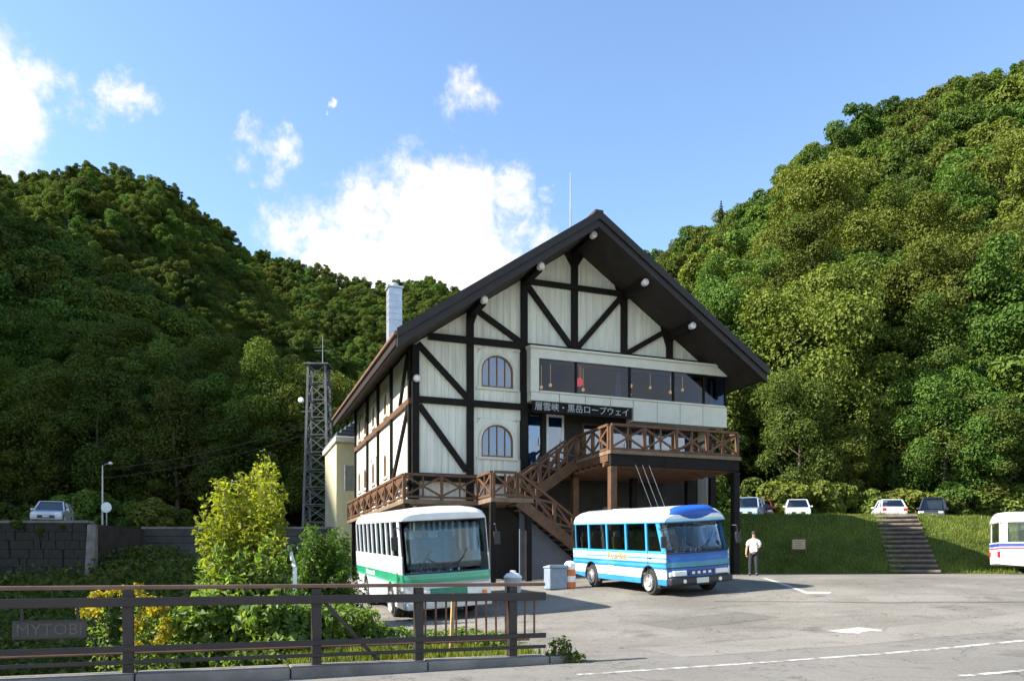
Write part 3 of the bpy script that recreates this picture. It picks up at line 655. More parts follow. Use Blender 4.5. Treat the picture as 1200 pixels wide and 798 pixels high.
# entrance storey, recessed under the bay
RV = .9
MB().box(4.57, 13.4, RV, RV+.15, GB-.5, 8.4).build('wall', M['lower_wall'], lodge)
MB().box(4.57, 13.5, .05, RV, 8.2, 8.295).build('soffit', M['soffit'], lodge)
MB().box(4.50, 4.66, .02, RV, 4.0, 8.3).build('timber', M['timber'], lodge)
def door(u0, u1, z0, z1, v, mat_f, mat_g):
    d = MB().box(u0, u0+.09, v-.05, v, z0, z1).box(u1-.09, u1, v-.05, v, z0, z1).box(u0+.09, u1-.09, v-.05, v, z1-.1, z1).box(u0+.09, u1-.09, v-.05, v, z0, z0+.12).build('door', mat_f, lodge)
    MB().box(u0+.09, u1-.09, v-.03, v-.02, z0+.12, z1-.1).build('pane', mat_g, d)
    MB().box(u0+.1, u1-.1, v-.012, v-.004, z0+.12, z1-.1).build('sky_backing', M['sky_backing'], d)  # reflected sky put in as a blue sheet behind the door glass
    MB().beam((u1-.14, v-.09, z0+.9), (u1-.14, v-.09, z0+1.2), .03, .03).build('handle', M['vent_metal'], d)
M['glass_door'] = glass_mat('door_glass', (.5, .65, .78), 4.5)
door(5.05, 5.75, 5.73, 7.95, RV, M['timber'], M['glass_door']); door(5.95, 6.75, 5.73, 7.95, RV, M['white_paint'], M['glass_door'])
for i in range(5): door(7.6+i*1.15, 8.65+i*1.15, 5.73, 7.7, RV, M['timber_brown'], M['glass_door'])
# sign board with a row of pale letters
sgn = MB().box(4.75, 9.2, -.56, -.50, 7.72, 8.13).build('sign_board', M['timber'], lodge)
def text(body, size, mat, parent, loc, rot, name='lettering', ext=.012, align='CENTER'):
    cu = bpy.data.curves.new(name, 'FONT'); cu.body = body; cu.size = size; cu.extrude = ext; cu.align_x = align; cu.align_y = 'CENTER'; cu.resolution_u = 2
    tmp = bpy.data.objects.new(name, cu); COL.objects.link(tmp); dg = bpy.context.evaluated_depsgraph_get(); me = bpy.data.meshes.new_from_object(tmp.evaluated_get(dg)); bpy.data.objects.remove(tmp)
    me.materials.clear(); o = link(name, me, mat, parent, loc); o.rotation_euler = rot; return o
tx = text('層雲峡・黒岳ロープウェイ', .355, pmat('sign_letters', (.42, .44, .43), .6, .1, 3), sgn, (6.97, -.575, 7.93), (R(90), 0, 0))
print('text dims', tx.dimensions[:])
# deck on posts
deck = bpy.data.objects.new('deck', None); COL.objects.link(deck); deck.parent = lodge
D0, D1, DF, DBk, DZ, DR = 6.33, 11.85, -4.2, RV, 5.72, 6.68
def part(mb, name, mat, parent, bevel=0): return mb.build(name, mat, parent, bevel)
nb = 26; w = (D1-D0)/nb
for i in range(nb):   # deck planks run front to back
    part(MB().box(D0+i*w+.006, D0+(i+1)*w-.006, DF, DBk, DZ-.05, DZ+random.uniform(-.003, .003)), 'plank', M['deck_wood'], deck)
part(MB().box(D0-.05, D1+.05, DF-.12, DF-.003, DZ-.10, DZ+.03), 'nosing', M['deck_wood'], deck); part(MB().box(D0-.06, D0-.003, DF, DBk, DZ-.10, DZ+.03), 'nosing', M['deck_wood'], deck)
part(MB().box(D0+.0, D1, DF-.06, DF+.10, DZ-.50, DZ-.105), 'rim_beam', M['timber'], deck)
part(MB().box(D0-.04, D0+.12, DF+.11, DBk, DZ-.36, DZ-.105), 'rim_beam', M['timber_brown'], deck); part(MB().box(D1-.12, D1+.04, DF+.11, DBk, DZ-.42, DZ-.105), 'rim_beam', M['timber'], deck)
for i in range(9): part(MB().tube([(D0-.12, DF+.3+i*.52, DZ-.47), (D1, DF+.3+i*.52, DZ-.47)], .085, 8), 'joist', M['timber_brown'], deck)
part(MB().box(D0+.13, D1-.13, DF+.3, DBk-.1, DZ-.70, DZ-.57), 'ceiling', M['annex_wall'], deck) if False else None
for (u, v) in ((D0+.12, DF+.06), (D1-.1, DF+.06), (D0+.12, -.9), (9.1, -.9), (D1-.1, -.9)):
    part(MB().box(u-.13, u+.13, v-.13, v+.13, GB-.5, DZ-.55), 'post', M['timber_brown'] if u < 7 else M['timber'], deck, .015)
def x_rail(p, q, z0, zr, n, mat, parent, zq0=None, zqr=None, mid=True):
    """railing of crossed braces between posts; p,q in plan; the second end may stand lower (stairs)"""
    zq0 = z0 if zq0 is None else zq0; zqr = zr if zqr is None else zqr; p, q = Vector(p), Vector(q)
    def at(t, base): return (*p.lerp(q, t), (z0+(zq0-z0)*t) if base else (zr+(zqr-zr)*t))
    part(MB().beam(at(0, 0), at(1, 0), .13, .09), 'handrail', mat, parent)
    lo0, lo1 = Vector(at(0, 1))+Vector((0, 0, .1)), Vector(at(1, 1))+Vector((0, 0, .1)); part(MB().beam(lo0, lo1, .08, .08), 'bottom_rail', mat, parent)
    for i in range(n+1):
        a, b_ = Vector(at(i/n, 1)), Vector(at(i/n, 0)); part(MB().beam(a, b_-Vector((0, 0, .046)), .11, .11), 'post', mat, parent)
    for i in range(n):
        a0, a1 = Vector(at(i/n, 1))+Vector((0, 0, .14)), Vector(at((i+1)/n, 1))+Vector((0, 0, .14)); b0, b1 = Vector(at(i/n, 0))-Vector((0, 0, .06)), Vector(at((i+1)/n, 0))-Vector((0, 0, .06))
        part(MB().beam(a0, b1, .055, .075), 'brace', mat, parent); part(MB().beam(b0, a1, .045, .075), 'brace', mat, parent)
        if mid: m0, m1 = a0.lerp(a1, .5), b0.lerp(b1, .5); part(MB().beam(m0, m1, .06, .06), 'baluster', mat, parent)
x_rail((D0+.05, DF), (D1-.05, DF), DZ, DR, 4, M['timber_brown'], deck); x_rail((D0, DF+.1), (D0, -1.45), DZ, DR, 2, M['timber_brown'], deck); x_rail((D1, DF+.1), (D1, .8), DZ, DR, 3, M['timber_brown'], deck)
# balcony along the foot of the half-timbered wall
balc = bpy.data.objects.new('balcony', None); COL.objects.link(balc); balc.parent = lodge
FZ, FR = 4.05, 4.98
part(MB().box(-.55, 3.95, -.95, 0, FZ-.16, FZ), 'floor', M['deck_wood'], balc); part(MB().box(-.55, 0, 0.003, 13.4, FZ-.16, FZ), 'floor', M['deck_wood'], balc)
part(MB().box(2.3, 3.95, -2.7, -.953, FZ-.16, FZ), 'floor', M['deck_wood'], balc)
x_rail((-.5, -.9), (2.35, -.9), FZ, FR, 2, M['timber_brown'], balc); x_rail((-.5, -.8), (-.5, 13.3), FZ, FR, 8, M['timber_brown'], balc, mid=False)
x_rail((2.4, -2.65), (3.3, -2.65), FZ, FR, 1, M['timber_brown'], balc); x_rail((2.35, -1.0), (2.35, -2.6), FZ, FR, 1, M['timber_brown'], balc)
for (u, v) in ((-.4, -.85), (2.4, -2.55), (3.8, -2.55), (2.4, -.85), (-.4, 6), (-.4, 12)): part(MB().box(u-.1, u+.1, v-.1, v+.1, GB-.5, FZ-.163), 'post', M['timber'], balc)
# two flights of stairs
def flight(u0, z0, u1, z1, v0, v1, name='staircase'):
    st = bpy.data.objects.new(name, None); COL.objects.link(st); st.parent = lodge
    n = max(2, round(abs(z1-z0)/.18))
    for i in range(n):
        t = (i+.5)/n; u = u0+(u1-u0)*t; z = z0+(z1-z0)*(i+1)/n; hw = abs(u1-u0)/n*.55
        part(MB().box(u-hw, u+hw, v0+.06, v1-.06, z-.05, z), 'step', M['deck_wood'], st)
    for v in (v0, v1): part(MB().beam((u0, v, z0-.14), (u1, v, z1-.14), .09, .34), 'stringer', M['timber_brown'] if v == v0 else M['timber'], st)
    for v in (v0, v1): x_rail((u0, v), (u1, v), z0, z0+.95, 3, M['timber_brown'], st, z1, z1+.95)
    return st
flight(D0-.06, DZ, 3.95, FZ, -1.4, -.35); flight(3.35, FZ, 7.7, GB+.05, -2.65, -1.55)
# under the deck: shutters on the lower wall
for i in range(3):
    u0 = 8.6+i*1.6
    mb = MB()
    for j in range(16): mb.box(u0, u0+1.45, RV-.06+.01*(j % 2), RV-.003, 1.1+j*.19, 1.1+j*.19+.18)
    mb.build('shutter', M['shutter'], lodge)
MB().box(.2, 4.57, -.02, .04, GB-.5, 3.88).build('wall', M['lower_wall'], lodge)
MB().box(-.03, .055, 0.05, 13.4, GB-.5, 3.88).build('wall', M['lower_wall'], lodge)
MB().prism([(3.6, GB-.3), (7.3, GB-.3), (3.6, 3.6)], 'y', -2.2, -2.1).build('stair_panel', pmat('slate_panel', (.10, .105, .12), .5, .15, 2), lodge)
# stay cables below the deck
for i in range(3): MB().tube([(7.3+i*.28, DF-.04, DZ-.35), (8.0+i*.28, DF-.3, 3.4)], .007, 5).build('cable', M['white_paint'], lodge)
# annex behind
anx = thing('annex', 'small cream annex with dark tiled roof behind the lodge', 'building', (0, 0, 0)); anx.location = lodge.matrix_basis @ Vector((-.75, 16.2, 0)); anx.rotation_euler = (0, 0, UA)
anx.location.z = .8
MB().box(0, 5, 0, 6, 0, 8.6).build('wall', M['annex_wall'], anx); MB().box(-.15, 5.2, -.6, 6.3, 8.6, 8.95).build('eaves', M['cream_trim'], anx, .05)
for i in range(5): MB().box(-.05+i*.32, 5.1, -.5+i*.3, 6.2, 8.953+i*.26, 8.95+(i+1)*.26).build('roof_tier', M['dark_roof_tile'], anx, .03)
MB().box(.5, 1.6, -.04, -.003, 5.6, 7.2).build('window', M['glass_win'], anx)
# ------------------------------------------------------------------ vehicles
M['tyre'] = pmat('tyre', (.02, .02, .02), .85, .2, 6); M['rim'] = pmat('rim_metal', (.5, .49, .47), .4, .2, 6, metal=.5); M['black_plastic'] = pmat('black_plastic', (.02, .02, .022), .5, .2, 4)
M['chrome'] = pmat('chrome', (.6, .6, .6), .2, .1, 4, metal=.9); M['lens'] = pmat('lamp_lens', (.75, .73, .66), .15, .08, 8, coat=.5); M['amber'] = pmat('amber_lens', (.8, .22, .02), .25, .1, 5); M['red_lens'] = pmat('red_lens', (.55, .015, .01), .25, .1, 5)
M['plate'] = pmat('number_plate', (.55, .58, .5), .5, .1, 6); M['seat'] = pmat('seat_fabric', (.33, .24, .13), .9, .2, 6); M['seat_dark'] = pmat('seat_fabric_dark', (.10, .13, .16), .9, .2, 6); M['cabin'] = pmat('bus_interior', (.11, .10, .09), .9, .2, 2)
M['glass_bus'] = glass_mat('bus_side_glass', (.84, .87, .87), .9); M['glass_shield'] = glass_mat('windscreen_glass', (.76, .86, .87), 1.3); M['glass_car'] = glass_mat('car_glass', (.5, .55, .58), 1.8)
def livery(name, bands, rough=.32, coat=.6):
    """painted bands by height above the road: [(z_from, colour), ...] with the lowest first"""
    m, nt, N, L, b = new_mat(name); tc = N.new('ShaderNodeTexCoord'); sx = N.new('ShaderNodeSeparateXYZ'); L.new(tc.outputs['Object'], sx.inputs[0])
    mr = N.new('ShaderNodeMapRange'); mr.inputs['From Max'].default_value = 4; L.new(sx.outputs['Z'], mr.inputs['Value'])
    cr = N.new('ShaderNodeValToRGB'); cr.color_ramp.interpolation = 'CONSTANT'; e = cr.color_ramp.elements
    e[0].position = 0; e[0].color = (*bands[0][1], 1); e[1].position = min(.999, bands[1][0]/4) if len(bands) > 1 else .999; e[1].color = (*(bands[1][1] if len(bands) > 1 else bands[0][1]), 1)
    for z, c in bands[2:]: q = e.new(z/4); q.color = (*c, 1)
    L.new(mr.outputs[0], cr.inputs[0])
    n = N.new('ShaderNodeTexNoise'); n.inputs['Scale'].default_value = 2.2; n.inputs['Detail'].default_value = 6; L.new(tc.outputs['Object'], n.inputs['Vector'])
    dm = N.new('ShaderNodeMapRange'); dm.inputs['From Min'].default_value = .3; dm.inputs['From Max'].default_value = .75; dm.inputs['To Min'].default_value = 1.0; dm.inputs['To Max'].default_value = .74; L.new(n.outputs['Fac'], dm.inputs['Value'])
    mx = N.new('ShaderNodeMix'); mx.data_type = 'RGBA'; mx.blend_type = 'MULTIPLY'; mx.inputs['Factor'].default_value = 1; L.new(cr.outputs[0], mx.inputs[6]); L.new(dm.outputs[0], mx.inputs[7]); L.new(mx.outputs[2], b.inputs['Base Color'])
    b.inputs['Roughness'].default_value = rough; b.inputs['Coat Weight'].default_value = coat; b.inputs['Coat Roughness'].default_value = .08
    return m
def settle(root, x, y, head, half=1.8, side=.85):
    """stand a vehicle on the sloping ground: heading = direction of its front in plan"""
    f = Vector((math.cos(head), math.sin(head))); l = Vector((-f.y, f.x)); hf = ground_z
    z1, z2 = hf(x+f.x*half, y+f.y*half), hf(x-f.x*half, y-f.y*half); z3, z4 = hf(x+l.x*side, y+l.y*side), hf(x-l.x*side, y-l.y*side)
    F = Vector((f.x*2*half, f.y*2*half, z1-z2)).normalized(); Lf = Vector((l.x*2*side, l.y*2*side, z3-z4)); Up = F.cross(Lf).normalized(); Lf = Up.cross(F)
    Mx = Matrix((F, Lf, Up)).transposed().to_4x4(); Mx.translation = (x, y, (z1+z2)/2); root.matrix_world = Mx
def ground_z(x, y):
    a = (x-O_AB.x)*DA.x+(y-O_AB.y)*DA.y; b = (x-O_AB.x)*DB.x+(y-O_AB.y)*DB.y
    return max(float(H(x, y)), gz(x, y) if (a > -1.1 and b < 34) else -99)
def wheel(parent, x, y, r, w, sgn):
    wh = MB().lathe([(r*.62, -w/2), (r*.92, -w/2), (r, -w*.32), (r, w*.32), (r*.92, w/2), (r*.62, w/2)], (0, 0, 0), 'y', 22).build('wheel', M['tyre'], parent, loc=(x, y, r))
    o = sgn*(w*.5+.062)
    MB().lathe([(r*.15, o-sgn*.02), (r*.28, o-sgn*.0), (r*.30, o-sgn*.07), (r*.52, o-sgn*.06), (r*.63, o+sgn*.006), (r*.64, o-sgn*.05)], (0, 0, 0), 'y', 18).build('rim', M['rim'], wh)
    hb = MB()
    for k in range(6): a = k*math.pi/3; hb.lathe([(.016, o-sgn*.06), (.016, o-sgn*.03)], (math.cos(a)*r*.4, 0, math.sin(a)*r*.4), 'y', 6)
    hb.build('wheel_nuts', M['chrome'], wh)
def bus(name, label, L, W, Hh, sill, top, body_mat, front_mat, fs_sill, axles, rw, pillars, seats_mat, nose=.10, rake=.28, glass='glass_bus', group=None, pill_w=.09, pill_mat=None):
    """x forward, y left, z up, on its wheels"""
    r = thing(name, label, 'bus', group=group); z0 = .34; xf, xr = L/2, -L/2; hw = W/2
    def arch(cx, rr=rw+.11): return [(cx+rr*math.cos(a), max(z0, rw+rr*math.sin(a))) for a in np.linspace(math.pi+.0, 0, 11)]
    outl = [(xr+.05, z0+.08)]
    for cx in sorted(axles): outl += [(cx-rw-.11, z0)]+arch(cx)[1:-1]+[(cx+rw+.11, z0)]
    outl += [(xf-nose-.02, z0), (xf-nose-.02, sill), (xr+.02, sill)]
    mb = MB()
    for s in (-1, 1): mb.prism(outl, 'y', s*hw, s*(hw-.06))
    # rear wall with corner rounding, full height
    rr_ = [(xr+.35, hw-.061), (xr+.12, hw-.10), (xr+.02, hw-.28), (xr, 0), (xr+.02, -hw+.28), (xr+.12, -hw+.10), (xr+.35, -hw+.061)]
    mb.prism(rr_, 'z', z0+.1, sill)
    for s in (-1, 1): mb.prism([(xr+.02, s*(hw-.28)), (xr+.12, s*(hw-.08)), (xr+.30, s*hw), (xr+.30, s*(hw-.08)), (xr+.16, s*(hw-.3))], 'z', sill, top)
    body = mb.build('body', body_mat, r, .03, 3)
    # pillars
    for x in pillars:
        for s in (-1, 1): MB().prism([(x-pill_w/2, sill), (x+pill_w/2, sill), (x+pill_w/2, top), (x-pill_w/2, top)], 'y', s*hw-s*.004, s*(hw-.07)).build('pillar', pill_mat or body_mat, r)
    # roof: lofted arch section, drooping to the windscreen
    sec = [(hw, 0), (hw-.02, .10), (hw-.10, .22), (hw-.28, .30), (hw*.5, .345), (0, .36)]; k_ = (Hh-top)/.36
    prof = [(y, z*k_) for y, z in sec]+[(-y, z*k_) for y, z in sec[-2::-1]]
    stn = [(xr+.0, .55, .90), (xr+.10, .92, .97), (xr+.35, 1, 1), (0, 1, 1), (xf-rake-.55, 1, 1), (xf-rake-.10, .86, .985), (xf-rake+.06, .5, .95)]
    vs = []; fs = []; n = len(prof)
    for x, zs, ys in stn: vs += [(x, y*ys, top+z*zs) for y, z in prof]
    for i in range(len(stn)-1):
        for j in range(n-1): fs.append((i*n+j, i*n+j+1, (i+1)*n+j+1, (i+1)*n+j))
    fs += [tuple(range(n)), tuple(range(len(stn)*n-1, (len(stn)-1)*n-1, -1))]
    for i in range(len(stn)-1): fs.append((i*n, (i+1)*n, (i+1)*n+n-1, i*n+n-1))
    MB().add(vs, fs).build('roof', body_mat, r, .02, 2, True)
    # front: curved lower panel and windscreen
    ys = np.linspace(-1, 1, 9)
    def fx(y, z): return xf-nose*(abs(y)**2.2)*1.3-max(0, (z-fs_sill))/(top-fs_sill)*rake
    def sheet(zs, inset=0., wid=1.0, th=.04):
        m_ = MB(); nn = len(ys); vs = []
        for d in (0, th):
            for z in zs:
                for y in ys: vs.append((fx(y, z)-inset-d, y*hw*wid, z))
        nz = len(zs); fs = []
        for d in range(2):
            for i in range(nz-1):
                for j in range(nn-1): o = d*nz*nn+i*nn+j; fs.append((o, o+1, o+nn+1, o+nn))
        o2 = nz*nn
        for j in range(nn-1): fs += [(j, j+1, o2+j+1, o2+j), ((nz-1)*nn+j, (nz-1)*nn+j+1, o2+(nz-1)*nn+j+1, o2+(nz-1)*nn+j)]
        for i in range(nz-1): fs += [(i*nn, (i+1)*nn, o2+(i+1)*nn, o2+i*nn), (i*nn+nn-1, (i+1)*nn+nn-1, o2+(i+1)*nn+nn-1, o2+i*nn+nn-1)]
        return m_.add(vs, fs)
    sheet(list(np.linspace(.42, fs_sill, 5)), 0, .985).build('front_panel', front_mat, r, .012, 2, True)
    sheet(list(np.linspace(fs_sill+.02, top-.02, 6)), .01, .93, .006).build('windscreen', M[glass], r, smooth=True)
    ws = MB()
    for s in (-1, 1):   # windscreen surround
        pts = [(fx(s*.95, z), s*hw*.95, z) for z in np.linspace(fs_sill, top, 5)]; ws.tube(pts, .028, 6)
    for z in (fs_sill, top-.01): ws.tube([(fx(y, z), y*hw*.95, z) for y in ys], .028, 6)
    ws.build('windscreen_seal', M['black_plastic'], r)
    for s in (-1, 1):   # front corner posts
        m_ = MB(); zz = np.linspace(fs_sill-.02, top, 4); vs = []
        for z in zz: vs += [(fx(.93, z)+.0, s*hw*.94, z), (fx(1, z)-.02, s*hw, z), (fx(1, z)-.16, s*hw, z), (fx(1, z)-.14, s*(hw-.07), z)]
        fs = [(0, 1, 2, 3), (15, 14, 13, 12)]
        for i in range(3):
            for j in range(4): fs.append((i*4+j, i*4+(j+1) % 4, (i+1)*4+(j+1) % 4, (i+1)*4+j))
        m_.add(vs, fs).build('corner_post', body_mat, r)
    # side windows, between the pillars, and the rear window
    xs = sorted(pillars); allx = [xr+.30]+xs+[xf-nose-.10-rake*.45]
    for s in (-1, 1):
        for a, b_ in zip(allx[:-1], allx[1:]):
            a2 = a+(pill_w/2 if a in xs else 0); b2 = b_-(pill_w/2 if b_ in xs else 0)
            if b2-a2 < .12: continue
            MB().box(a2-.01, b2+.01, s*hw-s*.028-.003, s*hw-s*.028+.003, sill-.02, top+.02).build('window', M['glass_bus'], r)
    MB().box(xr+.05, xr+.06, -hw+.25, hw-.25, sill, top).build('rear_window', M['glass_bus'], r)
    MB().box(xr+.12, xf-.3, -hw+.07, hw-.07, .62, .68).build('floor', M['cabin'], r)
    MB().box(xf-.75-nose, xf-.10-nose-.04, -hw+.1, hw-.1, .68, fs_sill-.03).build('dashboard', M['black_plastic'], r, .06)
    MB().tube([(xf-.95-nose+.12*math.cos(t)*0-.05*math.sin(t), -hw*.42+.22*math.cos(t), fs_sill+.12+.2*math.sin(t)) for t in np.linspace(0, 6.283, 15)], .018, 6).build('steering_wheel', M['black_plastic'], r)
    x = xf-1.55
    first = True
    while x > xr+.55:
        for y in ((-hw*.45,) if first else (-hw*.72, -hw*.30, hw*.30, hw*.72)):
            m_ = MB().box(x-.24, x+.22, y-.21, y+.21, 1.0, 1.13); m_.prism([(x-.24, 1.06), (x-.16, 1.06), (x-.30, sill+.42), (x-.39, sill+.40)], 'y', y-.2, y+.2); m_.box(x-.1, x+.1, y-.05, y+.05, .68, 1.0)
            st_ = m_.build('seat', seats_mat, r, .03); MB().box(x-.385, x-.30, y-.13, y+.13, sill+.36, sill+.58).build('headrest', seats_mat if random.random() < .4 else M['curtain'], st_, .03)
        x -= .95 if first else .80; first = False
    for ax in axles:
        for s in (-1, 1): wheel(r, ax, s*(hw-.15), rw, .24, s)
        MB().box(ax-rw-.12, ax+rw+.12, -hw+.07, hw-.3, rw*.6, .62).build('chassis', M['black_plastic'], r)
    MB().box(xr+.4, xf-.5, -.45, .45, .38, .61).build('chassis', M['black_plastic'], r)
    # mirrors, wipers
    for s in (-1, 1):
        m_ = MB().tube([(fx(.95, top)-.08, s*hw*.98, top-.15), (xf+.02, s*(hw+.16), top-.18), (xf+.04, s*(hw+.17), top-.40)], .014, 6); mi = m_.build('mirror', M['black_plastic'], r)
        MB().box(xf+.02, xf+.09, s*(hw+.17)-.09, s*(hw+.17)+.09, top-.72, top-.38).build('mirror_head', M['black_plastic'], mi, .02)
    for y0, y1 in ((.05, -.42), (-.10, .40)):
        MB().tube([(fx(y0, fs_sill+.02)+.025, y0*hw, fs_sill+.0), (fx(y1, fs_sill+.34)+.02, y1*hw, fs_sill+.36)], .009, 5).tube([(fx(y1, fs_sill+.1)+.022, (y1-.18)*hw, fs_sill+.12), (fx(y1, fs_sill+.55)+.018, (y1+.10)*hw, fs_sill+.60)], .008, 5).build('wiper', M['black_plastic'], r)
    return r, fx
WHT = (.78, .78, .76); GRN = (.02, .36, .19); GRN2 = (.10, .45, .30)
gb_body = livery('white_green_livery', [(0, WHT), (.98, GRN2), (1.04, GRN), (1.24, WHT)])
gb_front = livery('white_green_front', [(0, WHT), (.93, (.35, .36, .37)), (1.0, (.04, .30, .17)), (1.06, GRN), (1.19, GRN2), (1.235, (.05, .05, .05))])
gL, gW = 7.5, 2.4
gbus, gfx = bus('green_striped_bus', 'white bus with a green waist stripe and large tinted windscreen', gL, gW, 3.0, 1.72, 2.62, gb_body, gb_front, 1.27, [gL/2-1.75, -gL/2+1.75], .44, [-2.75, -2.0, -1.25, -.5, .25, 1.0, 1.75, 2.45], M['seat_dark'], .10, .14, 'glass_shield', None, .13, livery('white_pillar', [(0, WHT)]))
xf = gL/2
for s in (-1, 1):
    hl = MB().box(xf-.16, xf+.005, s*.62-.2, s*.62+.2, .58, .80).build('headlight', M['lens'], gbus, .02); MB().box(xf-.2, xf-.03, s*1.0-.06, s*1.0+.06, .60, .72).build('indicator', M['amber'], gbus, .02)
MB().box(xf-.16, xf+.07, -gW/2+.05, gW/2-.05, .33, .54).build('bumper', livery('white_bumper', [(0, (.6, .6, .58))]), gbus, .04)
MB().box(xf+.071, xf+.08, -.2, .2, .37, .51).build('number_plate', M['plate'], gbus)
MB().box(xf-.02, xf+.012, -.5, .5, .62, .86).build('grille', pmat('green_grille', (.03, .2, .12), .5, .2, 8), gbus)
for i, (x, w, h) in enumerate(((-1.6, .45, .12), (-1.05, .35, .10), (-.75, .18, .10), (-.45, .22, .12))):   # white motif in the stripe
    for s in (-1, 1): MB().prism([(x-w/2, 1.08), (x+w/2, 1.05), (x+w/2+.06, 1.05+h), (x-w/2+.06, 1.08+h)], 'y', s*(gW/2+.001), s*(gW/2+.004)).build('motif', M['white_paint'], gbus)
MB().box(1.95, 2.5, gW/2-.0, gW/2+.006, .55, 1.66).build('door_leaf', gb_body, gbus, .0) if False else None
for s in (-1, 1): MB().box(gL/2-.35, gL/2-.25, s*gW/2-.006, s*gW/2+.012, .62, .7).build('side_marker', M['red_lens'], gbus, .004)
fh = math.atan2(-.939, .344); fwd = Vector((math.cos(fh), math.sin(fh))); uxv = Vector((.939, .344))
fc = Vector((-2.73, 20.0))+uxv*(gW/2); ctr = fc-fwd*(gL/2); settle(gbus, ctr.x, ctr.y, fh)
# blue minibus
LB, BL, DBL = (.22, .55, .80), (.03, .28, .66), (.02, .10, .42)
bb_body = livery('blue_white_livery', [(0, (.03, .25, .60)), (.53, WHT), (.80, (.015, .20, .55)), (.88, (.06, .32, .62)), (.96, (.015, .20, .55)), (1.03, (.45, .60, .70)), (1.11, (.06, .30, .60)), (1.17, (.62, .70, .74)), (1.27, (.05, .34, .64)), (2.22, (.35, .58, .74)), (2.30, (.75, .77, .78))])
bb_front = livery('blue_front', [(0, (.03, .05, .08)), (.58, (.015, .16, .48)), (.74, (.012, .12, .36)), (.83, (.012, .012, .014)), (.87, (.07, .27, .38)), (1.02, (.012, .14, .46)), (1.16, (.008, .10, .40))], .5, .1)
bL, bW = 6.5, 2.26
bbus, bfx = bus('blue_minibus', 'blue and white minibus with yellow lettering parked before the stairs', bL, bW, 2.70, 1.36, 2.20, bb_body, bb_front, 1.30, [bL/2-1.15, -bL/2+1.45], .40, [-1.9, -.55, .75, 2.02], M['seat'], .14, .30, 'glass_bus', None, .10)
xf = bL/2
vz = MB(); vy = np.linspace(-.97, .97, 11); q4 = [1-abs(y)**4*.9 for y in vy]; kx = [bfx(y, 2.2)-bfx(0, 2.2) for y in vy]
vv = [(bfx(y, 2.2)+.035, y*bW/2*.95, 2.19) for y in vy]+[(bfx(0, 2.2)+.13+k, y*bW/2*.97, 2.26+.27*q) for y, q, k in zip(vy, q4, kx)]+[(bfx(0, 2.2)-.06+k, y*bW/2*.95, 2.30+.40*q) for y, q, k in zip(vy, q4, kx)]
nv = len(vy); vz.add(vv, [(r_*nv+j, r_*nv+j+1, (r_+1)*nv+j+1, (r_+1)*nv+j) for r_ in range(2) for j in range(nv-1)]); vzo = vz.build('visor', livery('blue_visor', [(0, (.012, .09, .42))], .5, .1), bbus, smooth=True); sd_ = vzo.modifiers.new('thick', 'SOLIDIFY'); sd_.thickness = .03
for s in (-1, 1):
    MB().box(xf-.22, xf-.0, s*.72-.22, s*.72+.22, .62, .77).build('headlight', M['lens'], bbus, .025); MB().box(xf-.34, xf-.10, s*.985-.05, s*.985+.05, .60, .74).build('indicator', M['lens'], bbus, .015)
    MB().box(bL/2-.42, bL/2-.34, s*bW/2-.01, s*bW/2+.014, .78, .84).build('side_marker', M['amber'], bbus)
    MB().lathe([(.05, 0), (.05, .05), (.02, .08)], (xf-.62, s*.78, 2.52), 'z', 8).build('roof_marker', M['amber'], bbus)
MB().box(xf-.04, xf+.012, -.46, .46, .62, .77).build('grille', pmat('deep_blue_grille', (.015, .02, .14), .4, .3, 9), bbus)
tl = text('BUS LINE', .11, M['lens'], bbus, (xf+.014, 0, .695), (R(90), 0, R(90)), ext=.003) if False else None
for i in range(4): MB().box(xf+.012, xf+.018, -.34+i*.19, -.24+i*.19, .66, .735).build('grille_badge', M['lens'], bbus)
MB().box(xf-.22, xf+.05, -bW/2+.04, bW/2-.04, .36, .575).build('bumper', M['black_plastic'], bbus, .05)
MB().box(xf+.051, xf+.058, -.21, .21, .38, .54).build('number_plate', M['plate'], bbus)
for s in (-1, 1): MB().lathe([(.06, xf+.03), (.06, xf+.06)], (0, s*.62, .46), 'x', 10).build('fog_lamp', M['lens'], bbus)
for s in (-1,):
    text('Rosa·Bus', .36, pmat('yellow_letters', (.66, .25, .0), .5, .05, 3), bbus, (.15, s*(bW/2+.012), 1.17), (R(90), 0, 0), ext=.004)
    for i in range(4):
        for j in range(2): MB().box(-2.95+i*.22, -2.80+i*.22, s*(bW/2+.004)-.004, s*(bW/2+.004)+.004, 1.08+j*.13, 1.17+j*.13).build('white_square', M['white_paint'], bbus)
    dr = MB().box(2.07, 2.10, s*bW/2-.003, s*bW/2+.003, .55, 1.36).build('door_seam', M['black_plastic'], bbus); MB().box(2.16, 2.30, s*bW/2-.01, s*bW/2+.02, 1.12, 1.17).build('door_handle', M['black_plastic'], bbus)
    MB().box(-.5, -.15, s*bW/2-.004, s*bW/2+.004, .60, .84).build('fuel_flap', pmat('beige_flap', (.6, .5, .35), .6, .1, 4), bbus)
MB().box(-1.55, -.75, -.35, .35, 2.58, 2.70).build('roof_vent', M['white_paint'], bbus, .04)
fh2 = math.atan2(-.934, .358); f2 = Vector((math.cos(fh2), math.sin(fh2))); r2 = Vector((-f2.y, f2.x))   # r2 points to the bus's left (viewer's right)
c0 = Vector((4.63, 22.9)); fc2 = c0+r2*(bW/2); ctr2 = fc2-f2*(bL/2); settle(bbus, ctr2.x, ctr2.y, fh2)
